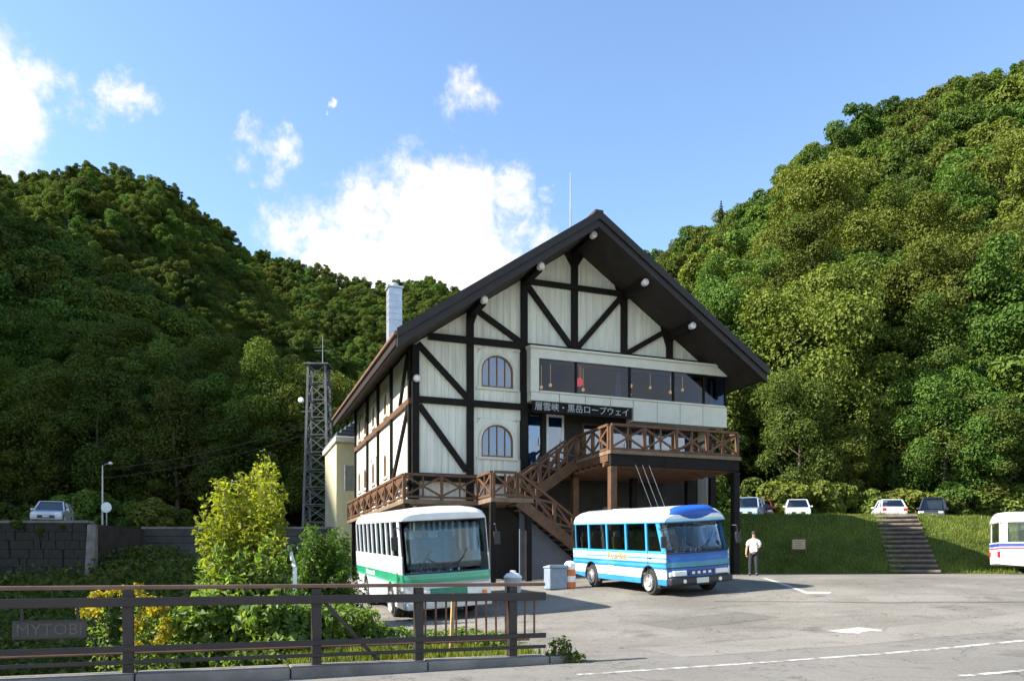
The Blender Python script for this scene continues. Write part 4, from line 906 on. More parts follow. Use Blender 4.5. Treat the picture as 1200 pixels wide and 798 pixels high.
# white bus on the road to the right
wb_body = livery('white_red_livery', [(0, WHT), (1.08, (.75, .03, .12)), (1.15, WHT), (1.20, (.05, .08, .45)), (1.34, WHT)])
wbus, wfx = bus('white_tour_bus', 'white bus with red and blue waist lines beside the grass slope', 7.2, 2.15, 2.75, 1.40, 2.25, wb_body, wb_body, 1.30, [2.2, -2.1], .42, [-2.4, -1.2, 0, 1.2, 2.4], M['seat_dark'], .1, .3)
for s in (-1, 1): MB().box(-3.63, -3.55, s*.85-.08, s*.85+.08, .75, 1.0).build('tail_lamp', M['red_lens'], wbus, .01)
hd = math.atan2(.06, 1.0)-.42; fw = Vector((math.cos(hd), math.sin(hd)))
settle(wbus, 21.2+fw.x*3.6+.35, 34.0+fw.y*3.6+.9, hd)

def car(label, paint, x, y, head, kind='hatch', L=3.9, W=1.66, Hh=1.48, group=None, gz_=None):
    r = thing('parked_car', label, 'car', group=group); body_m = livery('car_paint', [(0, paint)], .3, .8); xf, xr = L/2, -L/2; hw = W/2; rw = .30
    ax = [xf-.75, xr+.72]
    def arch(cx): return [(cx+.37*math.cos(a), max(.22, .3+.37*math.sin(a))) for a in np.linspace(math.pi, 0, 9)]
    low = [(xr+.05, .28)]+[p for cx in sorted(ax) for p in arch(cx)]+[(xf-.04, .26), (xf, .45), (xf-.05, .68), (xf-.25, .76), (xf-1.05, .90), (xr+.10, .92), (xr, .60)]
    if kind == 'sedan': low[-2] = (xr+.08, .93)
    MB().prism(low, 'y', -hw, hw).build('body', body_m, r, .07, 3)
    if kind == 'sedan': gl = [(xf-1.05, .89), (xf-1.75, Hh-.05), (xr+1.15, Hh-.04), (xr+.45, .91)]
    elif kind == 'van': gl = [(xf-.75, .88), (xf-1.35, Hh-.05), (xr+.12, Hh-.04), (xr+.03, .91)]
    else: gl = [(xf-.95, .89), (xf-1.6, Hh-.05), (xr+.45, Hh-.05), (xr+.08, .91)]
    m_ = MB(); vs = []
    for s in (-1, 1):
        for i, (a, z) in enumerate(gl): vs.append((a, s*(hw-.05 if i in (0, 3) else hw-.22), z))
    m_.add(vs, [(0, 1, 2, 3), (7, 6, 5, 4), (0, 4, 5, 1), (1, 5, 6, 2), (2, 6, 7, 3), (3, 7, 4, 0)]); m_.build('window', M['glass_car'], r, .03)
    c = MB().box(gl[1][0]-.1, gl[2][0]+.1, -hw+.26, hw-.26, .95, Hh-.2).build('cabin', M['cabin'], r)
    MB().box(gl[2][0]-.06, gl[1][0]+.06, -hw+.20, hw-.20, Hh-.055, Hh).build('roof', body_m, r, .03, 2)
    for s in (-1, 1):
        for a, b_ in ((0, 1), (3, 2)): MB().beam((gl[a][0], s*(hw-.05), gl[a][1]), (gl[b_][0], s*(hw-.21), gl[b_][1]+.01), .07, .06).build('pillar', body_m, r)
        xm = (gl[1][0]+gl[2][0])/2-.1; MB().beam((xm, s*(hw-.045), .9), (xm, s*(hw-.20), Hh-.05), .05, .09).build('pillar', body_m, r)
        MB().box(xf-.30, xf-.02, s*(hw-.24)-.16, s*(hw-.24)+.16, .58, .70).build('headlight', M['lens'], r, .03); MB().box(xr-.01, xr+.12, s*(hw-.16)-.12, s*(hw-.16)+.12, .64, .84).build('tail_lamp', M['red_lens'], r, .02)
        MB().box(xf-1.25, xf-1.12, s*(hw+.10)-.09, s*(hw+.10)+.09, .88, 1.0).build('mirror', body_m, r, .02)
        for a in ax: wheel(r, a, s*(hw-.10), rw, .19, s)
    MB().box(xf-.02, xf+.015, -.45, .45, .36, .54).build('grille', M['black_plastic'], r, .01); MB().box(xr-.015, xr+.01, -.17, .17, .45, .56).build('number_plate', M['plate'], r); MB().box(xf+.016, xf+.022, -.17, .17, .42, .52).build('number_plate', M['plate'], r)
    settle(r, x, y, head, 1.2, .7)
    return r
# ------------------------------------------------------------------ paint on the asphalt
def worn_paint(name, col, under, thr=.47):
    m, nt, N, L, b = new_mat(name); tc = N.new('ShaderNodeTexCoord'); n = N.new('ShaderNodeTexNoise'); n.inputs['Scale'].default_value = 5; n.inputs['Detail'].default_value = 9; n.inputs['Roughness'].default_value = .7; L.new(tc.outputs['Object'], n.inputs['Vector'])
    mr = N.new('ShaderNodeMapRange'); mr.inputs['From Min'].default_value = thr; mr.inputs['From Max'].default_value = thr+.08; L.new(n.outputs['Fac'], mr.inputs['Value'])
    mx = N.new('ShaderNodeMix'); mx.data_type = 'RGBA'; mx.inputs[6].default_value = (*col, 1); mx.inputs[7].default_value = (*under, 1); L.new(mr.outputs[0], mx.inputs['Factor']); L.new(mx.outputs[2], b.inputs['Base Color']); b.inputs['Roughness'].default_value = .8
    return m
M['paint'] = worn_paint('worn_road_paint', (.46, .44, .39), (.2, .185, .16), .54); M['paint_line'] = worn_paint('worn_line_paint', (.48, .47, .43), (.20, .185, .16), .475); M['tar'] = pmat('tar_seam', (.05, .048, .045), .7, .3, 4)
def strip(name, p, q, w, mat, dz=.004, step=.5, jit=0):
    p, q = Vector(p), Vector(q); d = (q-p); n = max(2, int(d.length/step)); d.normalize(); s = Vector((-d.y, d.x)); vs = []; fs = []
    for i in range(n+1):
        c = p.lerp(q, i/n)+s*random.uniform(-jit, jit)
        for k in (-.5, .5): e = c+s*w*k; vs.append((e.x, e.y, gz(e.x, e.y)+dz))
    for i in range(n): fs.append((2*i, 2*i+1, 2*i+3, 2*i+2))
    o = MB().add(vs, fs).build(name, mat); return tag(o, kind='structure')
strip('road_marking', AB(.25, -1.5), AB(45, -1.75), .13, M['paint_line']); strip('road_marking', AB(4.6, -3.75), AB(45, -4.2), .13, M['paint_line'])
strip('road_marking', (6.42, 15.3), (7.2, 15.62), .62, M['paint'])
strip('parking_line', (9.1, 28.2), (8.5, 22.3), .16, M['paint']); strip('tar_seam', (5.6, 21.6), (9.5, 19.6), .09, M['tar'], jit=.04); strip('tar_seam', (9.5, 19.6), (24, 15.6), .08, M['tar'], jit=.05)
strip('parking_line', (8.55, 22.6), (9.1, 22.3), .5, M['paint'], .008)
M['patch_dark'] = asphalt_mat('patched_asphalt', (.135, .125, .105), (.165, .15, .128), (.12, .11, .095), True, .4); M['patch_light'] = asphalt_mat('dusty_asphalt', (.20, .185, .155), (.25, .23, .195), (.18, .165, .14), True, .35)
strip('asphalt_patch', AB(2.6, .35), AB(14.0, .1), 1.5, M['patch_light'], .003, jit=.06); strip('asphalt_patch', (3.2, 17.4), (5.9, 18.6), 1.5, M['patch_dark'], .004, jit=.08); strip('asphalt_patch', (9.4, 20.6), (16.5, 18.4), 1.3, M['patch_light'], .002, jit=.12)
strip('asphalt_patch', AB(7.0, -3.0), AB(10.4, -2.7), 1.1, M['patch_dark'], .003, jit=.05)
# ------------------------------------------------------------------ kerb and bridge fence
M['concrete'] = pmat('weathered_concrete', (.17, .155, .135), .9, .4, 1.5, .5, 14); M['fence'] = pmat('brown_fence_steel', (.026, .017, .015), .55, .3, 3, .15, 20); M['fence_top'] = pmat('worn_brown_rail', (.14, .075, .052), .5, .3, 3, .1, 20)
def abz(a, b, z): x, y = AB(a, b); return (x, y, z)
kx = MB()
kerb = thing('kerb', 'weathered concrete kerb running under the brown fence', 'kerb', (*AB(-2, 0), 0), math.atan2(DA.y, DA.x))
a = -30.0
while a < .9:
    l = 1.9; e = min(a+l, .9); MB().box(a+2+.008, e+2-.008, -.22, .2, -.35, .16).build('kerb_stone', M['concrete'], kerb, .025); a += l
fence = thing('bridge_fence', 'dark brown steel fence with wide top rail along the bridge kerb', 'fence', (*AB(0, 0), 0), math.atan2(DA.y, DA.x))
posts = [-.139-i*1.45 for i in range(3)]+[-5.39, -7.74, -10.1, -12.45, -14.8]
FA0, FA1 = -16.0, .38
for p in posts: MB().box(p-.065, p+.065, -.06, .06, .12, 1.215).build('post', M['fence'], fence, .008)
sp = [FA0]+sorted(posts)+[FA1]
MB().box(FA0, FA1, -.075, .075, 1.222, 1.275).build('top_rail', M['fence_top'], fence, .01)
for (z, h, d0, d1) in ((1.065, .12, -.11, -.062), (.47, .075, -.11, -.062), (.30, .05, -.105, -.062)):
    MB().box(FA0, FA1, d0, d1, z-h/2, z+h/2).build('rail', M['fence'], fence, .008)
MB().tube([(FA0, .09, .40), (FA1-.2, .09, .40)], .02, 6).build('rail', M['fence_top'], fence)
a = -1.5
while a < .36: 
    if min(abs(a-p) for p in posts) > .08: MB().tube([(a, -.05, .50), (a, -.05, 1.01)], .016, 6).build('baluster', M['rust'], fence)
    a += .155
MB().beam((-3.0, -.02, 1.1), (-2.2, -.02, .2), .04, .05).build('brace', M['fence'], fence)
sx0 = -6.25
plq = tag(MB().box(-.40, .40, -.02, .02, -.115, .115).build('name_plaque', pmat('bronze_plaque', (.035, .03, .026), .5, .3, 5, .2, 30), None, .008), 'small dark rectangular name plaque hung below the fence rail', 'plaque')
_x = AB(sx0, -.09); plq.location = (_x[0], _x[1], .74); plq.rotation_euler = (0, 0, math.atan2(DA.y, DA.x))
MB().box(-.38, .38, -.026, -.018, .095, .11).box(-.38, .38, -.026, -.018, -.11, -.095).build('rim', M['fence'], plq)
for x in (-.3, .3): MB().box(x-.015, x+.015, -.012, .012, .115, .28).build('hanger', M['fence'], plq)
text('MYTOBI', .2, pmat('plaque_letters', (.075, .068, .06), .5, .2, 6), plq, (0, -.021, -.005), (R(90), 0, 0), ext=.006)
# ------------------------------------------------------------------ plants
def plant(name, label, cat, parts, loc, stems=8, stem_h=1.0, spread=.5, group=None):
    """parts: [(material, leaf size, lobes in world metres)]"""
    r = thing(name, label, cat, loc, group=group); lo = np.array(loc)
    for mat, leaf, lob in parts:
        C, Nn, s = lobes_leaves([(np.array(c)-lo, rr, n) for c, rr, n in lob], leaf, 1, .75, .3, .45)
        tint = np.clip(.45+.3*RNG.normal(size=len(C)), 0, 1); link('foliage', leaf_mesh('foliage', C, Nn, s, tint, M[mat], .7), None, r)
    mb = MB()
    for k in range(stems):
        a = random.uniform(0, 6.28); q = random.uniform(.2, 1)*spread; x, y = math.cos(a)*q, math.sin(a)*q
        mb.tube([(x*.3, y*.3, -.25), (x*.7, y*.7, stem_h*.5), (x, y, stem_h*random.uniform(.7, 1))], [.022, .016, .006], 5)
    mb.build('stem', M['bark'], r); return r
def lob(px, py, Y, rx, rz, n, ry=None): 
    return (((px-600)/FPX*Y, Y+random.uniform(-.25, .25), EYE+(HORIZON-py)/FPX*Y), (rx, ry or rx*.9, rz), n)
bx, by = -5.1, 15.0
def shoots(root, loc, tips, mat, leaf, per, spread, name='foliage'):
    """arching stems from the root crown out to each tip, leaves set alternately along the upper part"""
    lo = Vector(loc); Cs, Ns, Ss = [], [], []; mb = MB()
    for tp in tips:
        tp = Vector(tp)-lo; b0 = Vector((random.gauss(0, spread), random.gauss(0, spread), -.1)); out = Vector((tp.x, tp.y, 0)); mid = b0.lerp(tp, .55)+Vector((-out.x*.12, -out.y*.12, .22*abs(tp.z)*.5)); pts = []
        for k in range(9): t = k/8; pts.append(b0*(1-t)**2+mid*2*t*(1-t)+tp*t*t)
        mb.tube(pts[::2], [.014, .011, .008, .005, .002], 4, False)
        n = int(per*random.uniform(.7, 1.3)); t = .28+.72*RNG.random(n)**.75; P = np.array([np.array(b0*(1-q)**2+mid*2*q*(1-q)+tp*q*q) for q in t])
        d = unit(n); d[:, 2] *= .5; P = P+d*(leaf*(.5+1.2*(1-t)))[:, None]; nn = unit(n, 1.1)*.8+d*.4; nn /= np.linalg.norm(nn, axis=1)[:, None]
        Cs.append(P); Ns.append(nn); Ss.append(leaf*(.45+.85*RNG.random(n))*(1.25-.5*t))
    C = np.concatenate(Cs); tint = np.clip(.45+.28*RNG.normal(size=len(C)), 0, 1); link(name, leaf_mesh(name, C, np.concatenate(Ns), np.concatenate(Ss), tint, M[mat], .55), None, root); mb.build('stem', M['bark'], root)
def tips_in(ells, Y):
    T = []
    for (px, py, rx, ry, n) in ells:
        for _ in range(n):
            a = random.random()*6.283; q = math.sqrt(random.uniform(.15, 1)); yy = Y+random.uniform(-.9, .9); T.append(((px+rx*q*math.cos(a)-600)/FPX*yy, yy, EYE+(HORIZON-(py+ry*q*math.sin(a)))/FPX*yy))
    return T
bush = thing('leafy_bush', 'tall sunlit yellow green bush behind the brown fence', 'bush', (bx, by, float(H(bx, by))))
shoots(bush, bush.location, tips_in([(300, 575, 40, 38, 34), (312, 545, 16, 22, 10), (258, 590, 34, 28, 22), (252, 568, 10, 14, 4), (237, 622, 16, 14, 8), (320, 600, 22, 40, 16), (318, 532, 5, 6, 2), (285, 610, 50, 25, 20)], 15), 'leaf_young', .15, 70, .35)
shoots(bush, bush.location, tips_in([(300, 645, 42, 30, 30), (262, 655, 34, 30, 22), (330, 665, 24, 34, 16), (300, 690, 60, 25, 26), (250, 690, 30, 20, 12)], 14.6), 'leaf_bush', .19, 44, .5)
plant('vine_thicket', 'bright green broad leaved thicket seen through the fence rails', 'shrub', [
    ('leaf_bush', .15, [lob(x, y, 13.0, .42, .3, 420) for x, y in ((215, 735), (245, 715), (255, 760), (285, 735), (300, 770), (320, 720), (335, 750), (350, 775), (220, 775), (360, 730), (270, 785), (380, 770))])], (-4.6, 13.0, float(H(-4.6, 13))-.2), 14, 1.0, 1.2)
gr = thing('goldenrod', 'yellow flowering weeds behind the name plaque', 'flowering weed', (-6.1, 12.2, float(H(-6.1, 12.2))-.2))
tp = tips_in([(145, 712, 48, 26, 26), (175, 740, 30, 25, 10)], 12.2); shoots(gr, gr.location, tp, 'leaf_bush', .12, 40, .25)
C, Nn, s_ = lobes_leaves([(np.array(t_)-np.array(gr.location), (.11, .11, .09), 55) for t_ in tp], .055, 1, .75, .3, .3); link('blossom', leaf_mesh('blossom', C, Nn, s_, np.clip(.5+.3*RNG.normal(size=len(C)), 0, 1), M['leaf_yellow'], .8), None, gr)
hg = thing('roadside_hedge', 'dense green hedge between the bush and the green striped bus', 'hedge', (-4.9, 19.6, float(H(-4.9, 19.6))))
shoots(hg, hg.location, tips_in([(365, 628, 22, 14, 26), (392, 626, 18, 12, 22), (360, 655, 16, 22, 22), (395, 660, 18, 24, 26), (380, 690, 28, 14, 22)], 19.6), 'leaf_hedge', .15, 80, .55)
plant('low_weeds', 'low grassy weeds at the foot of the fence before the green striped bus', 'weed', [
    ('leaf_bush', .09, [lob(x, y, 13.6, .38, .13, 330) for x, y in ((400, 745), (430, 738), (460, 745), (500, 748), (540, 745), (575, 748), (420, 720), (390, 715))])], (-2.0, 13.6, gz(-2, 13.6)-.05), 5, .2, .4)
plant('kerb_weed', 'small tuft of weeds at the end of the kerb', 'weed', [('leaf_weed', .07, [((.75, 12.05, .2), (.22, .16, .22), 260), ((.95, 11.95, .1), (.2, .12, .1), 120)])], (.8, 12.0, .02), 5, .25, .15)
def blades(name, P, hgt, wid, mat, label, lean=.35):
    n = len(P); d = unit(n)*lean; d[:, 2] = 1; d /= np.linalg.norm(d, axis=1)[:, None]; s = np.cross(d, unit(n)); s /= np.linalg.norm(s, axis=1)[:, None]+1e-9; h = (hgt*(.5+RNG.random(n))*(1+.8*np.clip(wob(P[:, 0], P[:, 1], 2.2, 31), 0, 1)))[:, None]
    co = np.stack([P-s*wid, P+s*wid, P+d*h*.6+s*wid*.7, P+d*h*1.0], 1).reshape(-1, 3); me = np_mesh(name, co, np.arange(4*n).reshape(n, 4), False)
    at = me.attributes.new('tint', 'FLOAT', 'FACE'); at.data.foreach_set('value', np.clip(.42+.24*RNG.normal(size=n)+.28*wob(P[:, 0], P[:, 1], 5, 21)+.15*wob(P[:, 0], P[:, 1], 1.3, 22), 0, 1).astype(np.float32)); me.materials.append(mat)
    return tag(link(name, me, None), label, 'grass', kind='stuff')
n = 90000; X = RNG.uniform(9, 48, n); d = RNG.uniform(-.25, 15, n)*RNG.random(n)**.35; Y = yfoot(X)+d; ok = (X+(Y-36)*.366 > 10.6); X, Y = X[ok], Y[ok]
blades('grass', np.stack([X, Y, H(X, Y)-.01], -1), .12, .018, M['grass'], 'mown grass on the slope and terrace right of the lodge')
n = 9000; A_ = RNG.uniform(-3.3, .5, n); B_ = RNG.uniform(.2, 3.2, n)**1.0; X = O_AB.x+DA.x*A_+DB.x*B_; Y = O_AB.y+DA.y*A_+DB.y*B_; 
verge = ab_sheet('verge', -3.3, .45, .2, 3.0, M['ground'], .4, .03); tag(verge, kind='structure')
blades('grass', np.stack([X, Y, g(X, Y)+.02], -1), .16, .012, M['grass'], 'tufty grass strip behind the fence posts')
def weed_patch(name, X, Y, Z, hmax, leaf, mat, label):
    n = len(X); C = np.stack([X, Y, Z+hmax*RNG.random(n)*(.4+.6*np.clip(wob(X, Y, 2.5, 4)+.5, 0, 1))], -1); Nn = unit(n, 1.0)
    tint = np.clip(.4+.3*RNG.normal(size=n)+.15*wob(X, Y, 4, 8), 0, 1); return tag(link(name, leaf_mesh(name, C, Nn, leaf*(.6+.8*RNG.random(n)), tint, M[mat], .6), None), label, 'weeds', kind='stuff')
n = 26000; A_ = RNG.uniform(-11, -1.2, n); B_ = RNG.uniform(.5, 26, n); X = O_AB.x+DA.x*A_+DB.x*B_; Y = O_AB.y+DA.y*A_+DB.y*B_
weed_patch('weeds', X, Y, H(X, Y), .55, .15, 'leaf_weed', 'tangled green weeds covering the near stream bank')
n = 42000; X = RNG.uniform(-48, -9, n); Y = RNG.uniform(22, 50, n); a_ = (X-O_AB.x)*DA.x+(Y-O_AB.y)*DA.y; ok = (a_ < -3.5) & ((Y < 44) | (X > -24)); X, Y = X[ok], Y[ok]
weed_patch('weeds', X, Y, H(X, Y), .9, .34, 'leaf_weed', 'rough grass and weeds on the far stream bank below the retaining walls')
# shrubs at the forest edge
def shrub(x, y, z, s, label, group, v):
    r = thing('wild_shrub', label, 'shrub', group=group); link('foliage', SHR[v][0], None, r); link('stem', SHR[v][1], None, r); r.location = (x, y, z); r.scale = (s, s, s*random.uniform(.8, 1.2)); r.rotation_euler = (0, 0, random.random()*6.28)
SHR = [(make_crown('shrub_foliage', 3.2, 1.9, 12, 2600, .34, M['leaf_tree'], zc=.42, zr=.48, rl=(.3, .5)), trunk_mb(2.6, .07, 5).mesh('shrub_stem')) for _ in range(3)]
for _, t in SHR: t.materials.append(M['bark'])
for i in range(46):
    t = i/45; x = 12+t*46+random.uniform(-.8, .8); y = 62.5-.07*abs(x-30)+random.uniform(-2.4, .8); y -= max(0, x-38)*.22
    shrub(x, y, float(H(x, y))-.2, random.uniform(.6, 1.25), 'low leafy shrub at the forest edge behind the parked cars', 'shrubs along the sunlit forest edge', i % 3)
for i in range(34):
    x = -46+i*1.05+random.uniform(-.5, .5); y = random.uniform(52.5, 57.5)
    shrub(x, y, float(H(x, y))-.2, random.uniform(.45, .95), 'dark leafy shrub along the road on top of the retaining walls', 'shrubs above the retaining walls', i % 3)
for i in range(16):
    x = -44+i*1.3; y = 44.9; 
    if x < -24.8: shrub(x, y-.1, 3.8-.5*random.random(), random.uniform(.15, .36)*(.55 if -30.5 < x < -25.5 else 1), 'creeping plant spilling over the edge of the stone wall', 'creepers on the stone wall', i % 3)
for (x, y, s) in ((-15.6, 56, .9), (-12.2, 54, .8), (-10.5, 57, 1.0), (-13.6, 50, .55), (-17.5, 53, .7)): shrub(x, y, float(H(x, y)), s, 'leafy shrub growing at the foot of the lattice tower', 'shrubs at the lattice tower', 0)
strip('gutter', (9.5, 35.75), (22, 35.75), .35, M['concrete'], .02); strip('gutter', (22, 35.75), (45, 43.8), .35, M['concrete'], .02)
# two tall conifers and a pale-barked dead tree stand out on the hills
def conifer(x, y, z, h, label):
    r = thing('conifer', label, 'tree', (x, y, z)); Cs, Ns = [], []
    for k in range(16):
        zz = h*(.18+.8*k/15); rad = h*.17*(1-k/16.5)*random.uniform(.7, 1.15); m_ = int(170*(1-k/18)); a = RNG.random(m_)*6.28; q = rad*np.sqrt(RNG.random(m_)); Cs.append(np.stack([q*np.cos(a), q*np.sin(a), zz-q*.35+RNG.normal(size=m_)*.12], -1)); Ns.append(unit(m_, 1.2))
    C = np.concatenate(Cs); link('crown', leaf_mesh('conifer_crown', C, np.concatenate(Ns), .5*(.6+.8*RNG.random(len(C))), RNG.random(len(C)), M['leaf_conifer'], .4), None, r)
    MB().tube([(0, 0, -.5), (0, 0, h*.5), (0, 0, h)], [.22, .14, .03], 7).build('trunk', M['bark'], r)
def on_sight(px, py, Y): return ((px-600)/FPX*Y, Y, EYE+(HORIZON-py)/FPX*Y)
x, y, z = on_sight(845, 285, 258); conifer(x, y, z, 14, 'dark ragged conifer standing above the skyline near the lodge roof')
x, y, z = on_sight(1112, 118, 208); conifer(x, y, z, 5.5, 'small dark conifer on the ridge of the sunlit hill')
def bare_tree(px, py, Y, h, label):
    x, y, z = on_sight(px, py, Y); r = thing('bare_tree', label, 'tree', (x, y, z))
    t = trunk_mb(h, .17, 5, .12, 1.0); t.build('trunk', M['bark_pale'], r)
bare_tree(1122, 318, 112, 6.5, 'pale barked bare trunk rising among the sunlit crowns')
bare_tree(1018, 515, 66, 4, 'pale trunk standing in the shade behind the grass terrace'); bare_tree(968, 600, 65, 8, 'grey trunk at the forest edge behind the white hatchback')
# ------------------------------------------------------------------ across the stream: walls, lamp, mirror, car
M['stone'] = pmat('mossy_stone', (.032, .028, .021), .95, .6, 1.2, .6, 9); M['grey_block'] = pmat('grey_block', (.055, .055, .05), .95, .35, 1.0, .5, 9)
w1 = thing('stone_wall', 'dark mossy stone retaining wall across the stream', 'wall', (-24.4, 44.3, -2.5))
me0 = None
for j in range(13):
    z = j*.505; x = -22.0+(j % 2)*.42
    while x < 0-.02:
        l = random.choice((.38, .5, .62, .8)); e = min(x+l, 0)
        if e-x > .15:
            d = random.uniform(0, .12)
            if me0 is None: me0 = MB().box(0, 1, 0, 1, 0, 1).mesh('stone'); me0.materials.append(M['stone'])
            o = link('stone', me0, None, w1, (x+.012, -.0-d+.055*j, z+.012)); o.scale = (e-x-.024, .7, .48)
        x = e
MB().box(-22, -.02, .9, 1.2, 0, 6.5).build('core', M['stone'], w1); MB().box(-22.1, .05, -.05+.6, 1.25, 6.57, 6.72).build('coping', M['concrete'], w1)
MB().box(-.0, .45, .75, 6.5, 0, 6.5).build('return_wall', M['stone'], w1); MB().prism([(-.1, 0), (.75, 0), (.75, 6.5), (.55, 6.5)], 'x', .003, .5).build('quoin', M['concrete'], w1)
w2 = thing('block_wall', 'grey coursed block retaining wall below the roadside shrubs', 'wall', (-24.0, 50.2, -1.0))
for j in range(11): MB().box(0, 14, .05*j, .05*j+.5, j*.455+.012, (j+1)*.455-.012).build('course', M['grey_block'], w2, .015)
MB().box(.05, 14, .66, .9, 0, 5.0).build('core', M['stone'], w2); MB().box(-.05, 14.1, .45, 1.0, 5.01, 5.16).build('coping', M['concrete'], w2)
tag(MB().prism([(16.6, -4.4), (27, -4.4), (27, 1.9), (16.6, .75)], 'x', -.2, .2).build('wing_wall', M['concrete'], None, .03), 'plain concrete wing wall sloping down the bank beside the bush', 'wall')
ww = bpy.data.objects['wing_wall']; ww.rotation_euler = (0, 0, R(19.5)); ww.location = (-1.2, 1.4, 0)
def lamp_post(x, y, z, h, label):
    r = thing('street_lamp', label, 'street lamp', (x, y, z)); MB().tube([(0, 0, -.3), (0, 0, h)], [.09, .05], 8).build('pole', M['rim'], r); MB().tube([(0, 0, h-.05), (.25, -.1, h+.08), (.6, -.2, h+.1)], .03, 6).build('arm', M['rim'], r); MB().lathe([(.05, -.02), (.14, .02), (.16, .1), (.05, .18)], (.65, -.22, h+.05), 'z', 10).build('lamp_head', M['white_paint'], r)
lamp_post(-27.9, 53.2, 4.05, 4.4, 'slim pale street lamp on the road above the retaining walls')
r = thing('traffic_mirror', 'round white traffic mirror beside the roadside lamp', 'mirror', (-27.3, 52.6, 4.05)); MB().tube([(0, 0, -.2), (0, 0, 1.6)], .04, 7).build('pole', M['rim'], r); MB().lathe([(.34, 0), (.36, .03), (.34, .08), (.1, .12)], (0, -.08, 1.5), 'y', 16).build('mirror_disc', M['white_paint'], r)
car('pale hatchback on the road above the stone retaining wall', (.55, .57, .62), -28.0, 47.6, -math.pi/2+.35)
# lattice tower
tw = thing('lattice_tower', 'grey steel lattice tower with floodlight left of the lodge', 'tower', (-14.35, 58, 1.0)); M['galv'] = pmat('galvanised_steel', (.13, .13, .125), .6, .3, 4, metal=.2)
TH = 15.4; WB, WT = 1.0, .62
def tc_(i, t): w = WB+(WT-WB)*t; return Vector(((-w, w, w, -w)[i], (-w, -w, w, w)[i], TH*t))
for i in range(4): MB().beam(tc_(i, -.03), tc_(i, 1), .17, .17).build('leg', M['galv'], tw)
NSEC = 12
for k in range(NSEC):
    t0, t1 = k/NSEC, (k+1)/NSEC
    for i in range(4):
        j = (i+1) % 4; MB().beam(tc_(i, t0), tc_(j, t1), .06, .06).build('brace', M['galv'], tw); MB().beam(tc_(j, t0), tc_(i, t1), .055, .055).build('brace', M['galv'], tw); MB().beam(tc_(i, t1), tc_(j, t1), .07, .07).build('strut', M['galv'], tw)
MB().box(-.9, .9, -.9, .9, TH, TH+.1).build('platform', M['galv'], tw); MB().tube([(.3, 0, TH), (.3, 0, TH+2.3)], [.05, .03], 6).build('mast', M['galv'], tw); MB().beam((-.3, 0, TH+1.2), (.9, 0, TH+1.2), .05, .05).build('crossarm', M['galv'], tw)
for dz in (.4,): MB().lathe([(.1, 0), (.2, -.1), (.21, -.28), (.14, -.32)], (-1.15, -.4, 12.4+dz), 'y', 12).build('floodlight', M['white_paint'], tw)
MB().beam((-1.2, -.4, 12.0), (0, -.4, 12.0), .07, .07).build('bracket', M['galv'], tw)
for k, (z0, e) in enumerate(((12.0, (-27.8, 53.2, 8.2)), (11.3, (-27.8, 53.2, 7.6)))):
    p = Vector((-15.3, 57.6, z0)); q = Vector(e); pts = [p.lerp(q, t)-Vector((0, 0, 1.2*4*t*(1-t)*.35)) for t in np.linspace(0, 1, 9)]; tag(MB().tube(pts, .022, 5).build('power_cable', M['black_plastic']), ('upper' if k == 0 else 'lower')+' dark cable strung from the lattice tower to the street lamp', 'cable')
# ------------------------------------------------------------------ terrace: steps, sign, cars, person, bins
M['log'] = pmat('dark_log', (.06, .045, .035), .9, .4, 3, .4, 14)
st = thing('log_steps', 'dark wooden steps climbing the grass slope', 'steps', (0, 0, 0))
p0, p1 = Vector((18.6, 36.0)), Vector((21.2, 43.4)); nst = 14; dv = (p1-p0).normalized(); sv = Vector((dv.y, -dv.x))
M['log_edge'] = pmat('worn_log_edge', (.13, .10, .075), .9, .4, 3, .4, 14)
for i in range(nst):
    c = p0.lerp(p1, (i+.5)/nst); l = (p1-p0).length/nst; bk = c+dv*l*.5; z = float(H(bk.x, bk.y))+.03; vs = []
    for zz in (z-.5, z):
        for (k, q) in ((-.5, -1), (-.5, 1), (.5, 1), (.5, -1)): e = c+dv*l*k*.985+sv*q*.98; vs.append((e.x, e.y, zz))
    so = MB().add(vs, [(3, 2, 1, 0), (4, 5, 6, 7), (0, 1, 5, 4), (1, 2, 6, 5), (2, 3, 7, 6), (3, 0, 4, 7)]).build('step', M['log'], st, .02)
    e0, e1 = c-dv*l*.5-sv*1.03, c-dv*l*.5+sv*1.03; MB().tube([(e0.x, e0.y, z-.06), (e1.x, e1.y, z-.06)], .075, 8).build('edge_log', M['log_edge'], so)
gx_, gy_ = on_sight(936, 640, 38.2)[:2]
sg = thing('notice_board', 'small cream notice board with brown frame on the shaded grass slope', 'sign', (gx_, gy_, float(H(gx_, gy_))))
MB().box(-.32, .32, -.02, .02, .28, .74).build('panel', pmat('notice_panel', (.42, .36, .2), .7, .15, 8), sg); 
for x in (-.345, .345): MB().box(x-.03, x+.03, -.035, .035, -.2, .80).build('post', M['timber_brown'], sg)
for z in (.25, .77): MB().box(-.314, .314, -.03, .03, z-.028, z+.028).build('frame', M['timber_brown'], sg)
for i in range(4): MB().box(-.25, .25-.06*(i % 3), -.024, -.021, .37+i*.09, .39+i*.09).build('print_line', M['fence'], sg)
car('white hatchback facing the slope beside the sunlit forest edge', (.72, .74, .77), 20.8, 57, -math.pi/2-.3, 'hatch')
car('white sedan with red tail lamps parked above the log steps', (.75, .76, .78), 27.0, 56, R(74), 'sedan', 4.4)
car('dark van half hidden by the shrubs at the terrace edge', (.03, .035, .05), 31.0, 57.5, R(238), 'van', 4.3, 1.7, 1.75)
car('light blue grey wagon parked nearest the lodge on the terrace', (.30, .42, .58), 17.3, 56.8, -math.pi/2-.45, 'van', 4.2, 1.68, 1.6)
